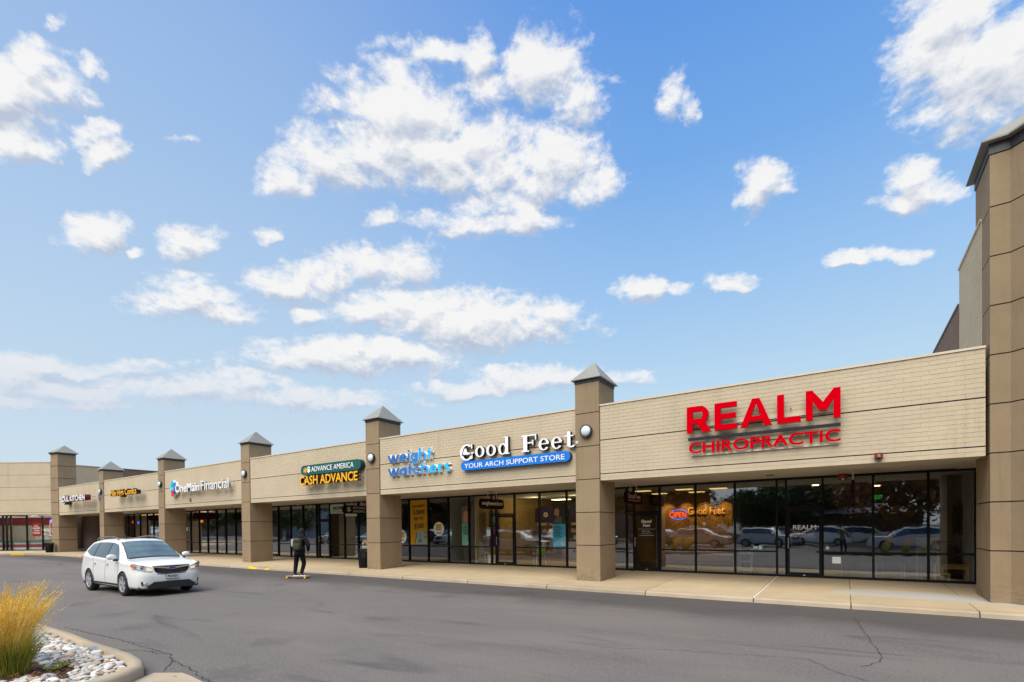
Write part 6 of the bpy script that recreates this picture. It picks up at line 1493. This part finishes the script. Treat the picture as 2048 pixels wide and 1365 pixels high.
# ------------------------------------------------------------------ car park behind the camera (mirrored in the shop glass)
far = tag(MB().prism([(-1.6, -3.2), (4.5, -3.2), (5.0, -1.2), (3.8, .2), (.9, .25), (-1.4, -1.2)], -.02, .13).build('planting_island', mat('bark_mulch', (.055, .032, .02))), 'second kerbed planting bed behind the camera', None, None, 'structure')
for i, (x, y) in enumerate(((1.9, -.7), (2.9, -.9), (3.9, -1.6))):
    grass_clump(x, y, .12, 1.0, 10+i, nb=260, npl=70, label=['left', 'middle', 'right'][i]+' grass clump mirrored in the right-hand shop window', group='ornamental grass clumps')
cols = [('silver_beige_paint', (.36, .31, .24), 'beige'), ('dark_grey_paint', (.05, .055, .06), 'dark grey'), ('silver_paint', (.42, .45, .47), 'silver'), ('pale_white_paint', (.7, .7, .7), 'white'), ('deep_red_paint', (.25, .015, .02), 'dark red'), ('blue_paint', (.03, .12, .28), 'blue'), ('black_paint', (.015, .015, .017), 'black'), ('light_silver_paint', (.5, .52, .54), 'light silver')]
spots = [(-10.2, -8.6, 6, 0), (-14.6, -9.2, -150, 1), (-5.3, -9.8, 20, 2), (-1.8, -13.5, 185, 3), (3.6, -6.6, 182, 7), (5.5, -11.5, 10, 4), (-19.5, -8.5, 40, 5), (-24.5, -8.8, 80, 3), (-28.0, -9.0, 80, 5), (-31.5, -9.0, 78, 2), (-37, -7.5, 85, 3), (-41, -7.5, 82, 6), (-11.5, -20, 0, 6), (-5, -19, 0, 4), (1.5, -20, 5, 3), (-18, -20, 0, 2), (-48, -6, 85, 7), (-54, -5, 90, 0)]
names_ = {}
for (x, y, a, ci) in spots:
    c = copy_tree(CAR); c.name = 'parked_car'; c.location = (x, y, 0); c.rotation_euler = (0, 0, R(a)); nm, col, wd = cols[ci]; pm = paint(nm, col, .0)
    for ch in c.children_recursive:
        for sl_ in ch.material_slots:
            if sl_.material and sl_.material.name.startswith('pearl_white'): sl_.link = 'OBJECT'; sl_.material = pm
            if sl_.material and sl_.material.name.startswith('amber_turn'): sl_.link = 'OBJECT'; sl_.material = LAMPC
    row_ = 'far' if y < -12 else 'near'; side_ = 'left end' if x < -33 else ('left' if x < -16 else ('middle' if x < -4 else 'right')); key = (wd, row_, side_); names_[key] = names_.get(key, 0)+1
    c['label'] = f'{wd} parked car in the {row_} row, {side_} of the car park' + ('' if names_[key] == 1 else ', its twin'); c['group'] = 'cars parked behind the camera'; c['category'] = 'car'
# trees ------------------------------------------------------------
def leafmat(n, a, b):
    m = bpy.data.materials.new(n); m.use_nodes = True; t = m.node_tree; bs = t.nodes['Principled BSDF']; gm = nd(t, 'ShaderNodeNewGeometry')
    t.links.new(ramp(t, gm.outputs['Random Per Island'], [(0, a), (1, b)]), bs.inputs['Base Color']); bs.inputs['Roughness'].default_value = .7; return m
LM = [leafmat('green_leaf', (.015, .04, .01), (.06, .10, .02)), leafmat('autumn_leaf', (.10, .03, .01), (.32, .15, .03)), leafmat('olive_leaf', (.05, .06, .01), (.18, .16, .02))]
BARK = mat('bark', (.08, .06, .045), .9, .2, 10)
def crown(seed, h, w, nleaf=9000):
    rr = random.Random(seed); q = MB(); cl = [(rr.gauss(0, w*.33), rr.gauss(0, w*.33), h*rr.uniform(.35, .95), w*rr.uniform(.18, .34)) for _ in range(34)]
    for i in range(nleaf):
        cx, cy, cz, r = rr.choice(cl); d = Vector((rr.gauss(0, 1), rr.gauss(0, 1), rr.gauss(0, 1))).normalized()*r*rr.uniform(.55, 1.05); c = Vector((cx, cy, cz))+d; u = Vector((rr.gauss(0, 1), rr.gauss(0, 1), rr.gauss(0, 1))).normalized(); v = u.orthogonal().normalized(); s_ = rr.uniform(.12, .24)
        q.poly([tuple(c-u*s_), tuple(c+v*s_*.6), tuple(c+u*s_), tuple(c-v*s_*.6)], [(0, 1, 2, 3)])
    for i in range(1500):
        cx, cy, cz, r = rr.choice(cl); d = Vector((rr.gauss(0, 1), rr.gauss(0, 1), rr.gauss(0, 1))).normalized()*r*.5; c = Vector((cx, cy, cz))+d; u = Vector((rr.gauss(0, 1), rr.gauss(0, 1), rr.gauss(0, 1))).normalized(); v = u.orthogonal().normalized(); s_ = rr.uniform(.35, .6)
        q.poly([tuple(c-u*s_), tuple(c+v*s_*.7), tuple(c+u*s_), tuple(c-v*s_*.7)], [(0, 1, 2, 3)])
    return q, cl
def tree(x, y, h, w, k, seed, label):
    root = empty('tree', (x, y, 0), 0, label, 'tree', 'trees beyond the car park', world=False); root['org'] = (0, 0, 0)
    q, cl = crown(seed, h, w); o = q.build('crown', LM[k], root)
    t = MB(); t.tube((0, 0, 0), (0, 0, h*.45), .22, .14, 8)
    for (cx, cy, cz, r) in cl[:9]: t.tube((0, 0, h*.3), (cx*.8, cy*.8, cz), .08, .03, 5)
    t.build('trunk', BARK, root); return root
protos = [tree(-9, -24, 7.0, 7, 0, 1, 'dense green tree beyond the car park, mirrored beside the OPEN sign'), tree(-16, -22, 7.5, 6, 1, 2, 'orange autumn tree beyond the car park, mirrored left of the OPEN sign'), tree(5.0, -16, 9.5, 10, 1, 3, 'large russet tree beyond the car park, mirrored in the right windows')]
protos[0].scale = (.72, .72, .72); protos[1].scale = (.85, .85, .85)
def tcopy(i, x, y, s_, label):
    c = copy_tree(protos[i]); c.location = (x, y, 0); c.scale = (s_, s_, s_); c.rotation_euler = (0, 0, x); c['label'] = label
TW = ['behind the low hipped-roof building', 'just left of the orange autumn tree', 'between two green trees, left of the car park centre', 'behind the blue parked cars', 'before the long tan building', 'at the left end of the tan building', 'beyond the left end of the car park', 'left of the car park, before the far trees', 'right of the large russet tree', 'farthest right beyond the second island', 'beside the long tan building, its left end', 'first of the far row on the left', 'second of the far row on the left', 'third of the far row on the left', 'fourth of the far row on the left', 'fifth of the far row on the left', 'sixth of the far row on the left', 'seventh of the far row on the left', 'farthest left of the far row']
for j, (i, x, y, s_) in enumerate(((0, -3.5, -27, .9), (2 if False else 0, -20, -26, 1.0), (1, -28, -24, .9), (0, -34, -25, 1.1), (0, -42, -26, 1.0), (1, -48, -24, 1.0), (0, -56, -22, 1.1), (0, -64, -20, 1.0), (0, 12, -22, 1.2), (1, 17, -17, 1.1), (0, -78, -14, 1.2), (1, -90, -20, 1.2), (0, -104, -10, 1.3), (0, -118, -24, 1.4), (1, -135, -12, 1.2), (0, -150, -30, 1.6), (0, -170, -14, 1.6), (0, -195, -34, 1.8), (0, -225, -20, 1.8))):
    tcopy(i, x, y, s_, ('green' if i == 0 else 'orange')+' tree, %s' % TW[j])
H = empty('low_building', (-1, -27, 0), 0, 'low building with pale hipped roof beyond the car park', 'building')
MB().box(-8, 6, -33, -27, 0, 2.9).build('wall', BROWNW, H)
MB().poly([(-9, -34, 2.9), (7, -34, 2.9), (7, -26, 2.9), (-9, -26, 2.9), (-5, -30, 4.8), (3, -30, 4.8)], [(0, 1, 5, 4), (2, 3, 4, 5), (1, 2, 5), (3, 0, 4), (3, 2, 1, 0)]).build('roof', mat('pale_shingle_roof', (.36, .36, .35), .8, .15, 3), H)
H2 = empty('long_building', (-45, -34, 0), 0, 'long flat tan building beyond the left end of the car park', 'building')
MB().box(-92, -24, -40, -34, 0, 5.0).build('wall', mat('tan_render', (.36, .30, .22), .9), H2); MB().box(-92.2, -23.8, -40.2, -33.8, 5.0, 5.2).build('coping', COPE, H2)

H3 = empty('white_shed', (-88, -30, 0), 0, 'white and grey flat-roofed building far to the left of the car park', 'building')
MB().box(-114, -95, -44, -36, 0, 6.5).build('wall', mat('pale_blue_grey_render', (.40, .44, .46), .9), H3); MB().box(-114.2, -94.8, -44.2, -35.8, 6.5, 6.8).build('coping', COPE, H3)
H4 = empty('brown_block', (-140, -40, 0), 0, 'brown flat-roofed block farthest left beyond the trees', 'building')
MB().box(-180, -118, -60, -45, 0, 7.0).build('wall', mat('umber_render', (.25, .19, .13), .9), H4); MB().box(-180.2, -117.8, -60.2, -44.8, 7.0, 7.3).build('coping', COPE, H4)


bpy.data.objects.remove(_to)
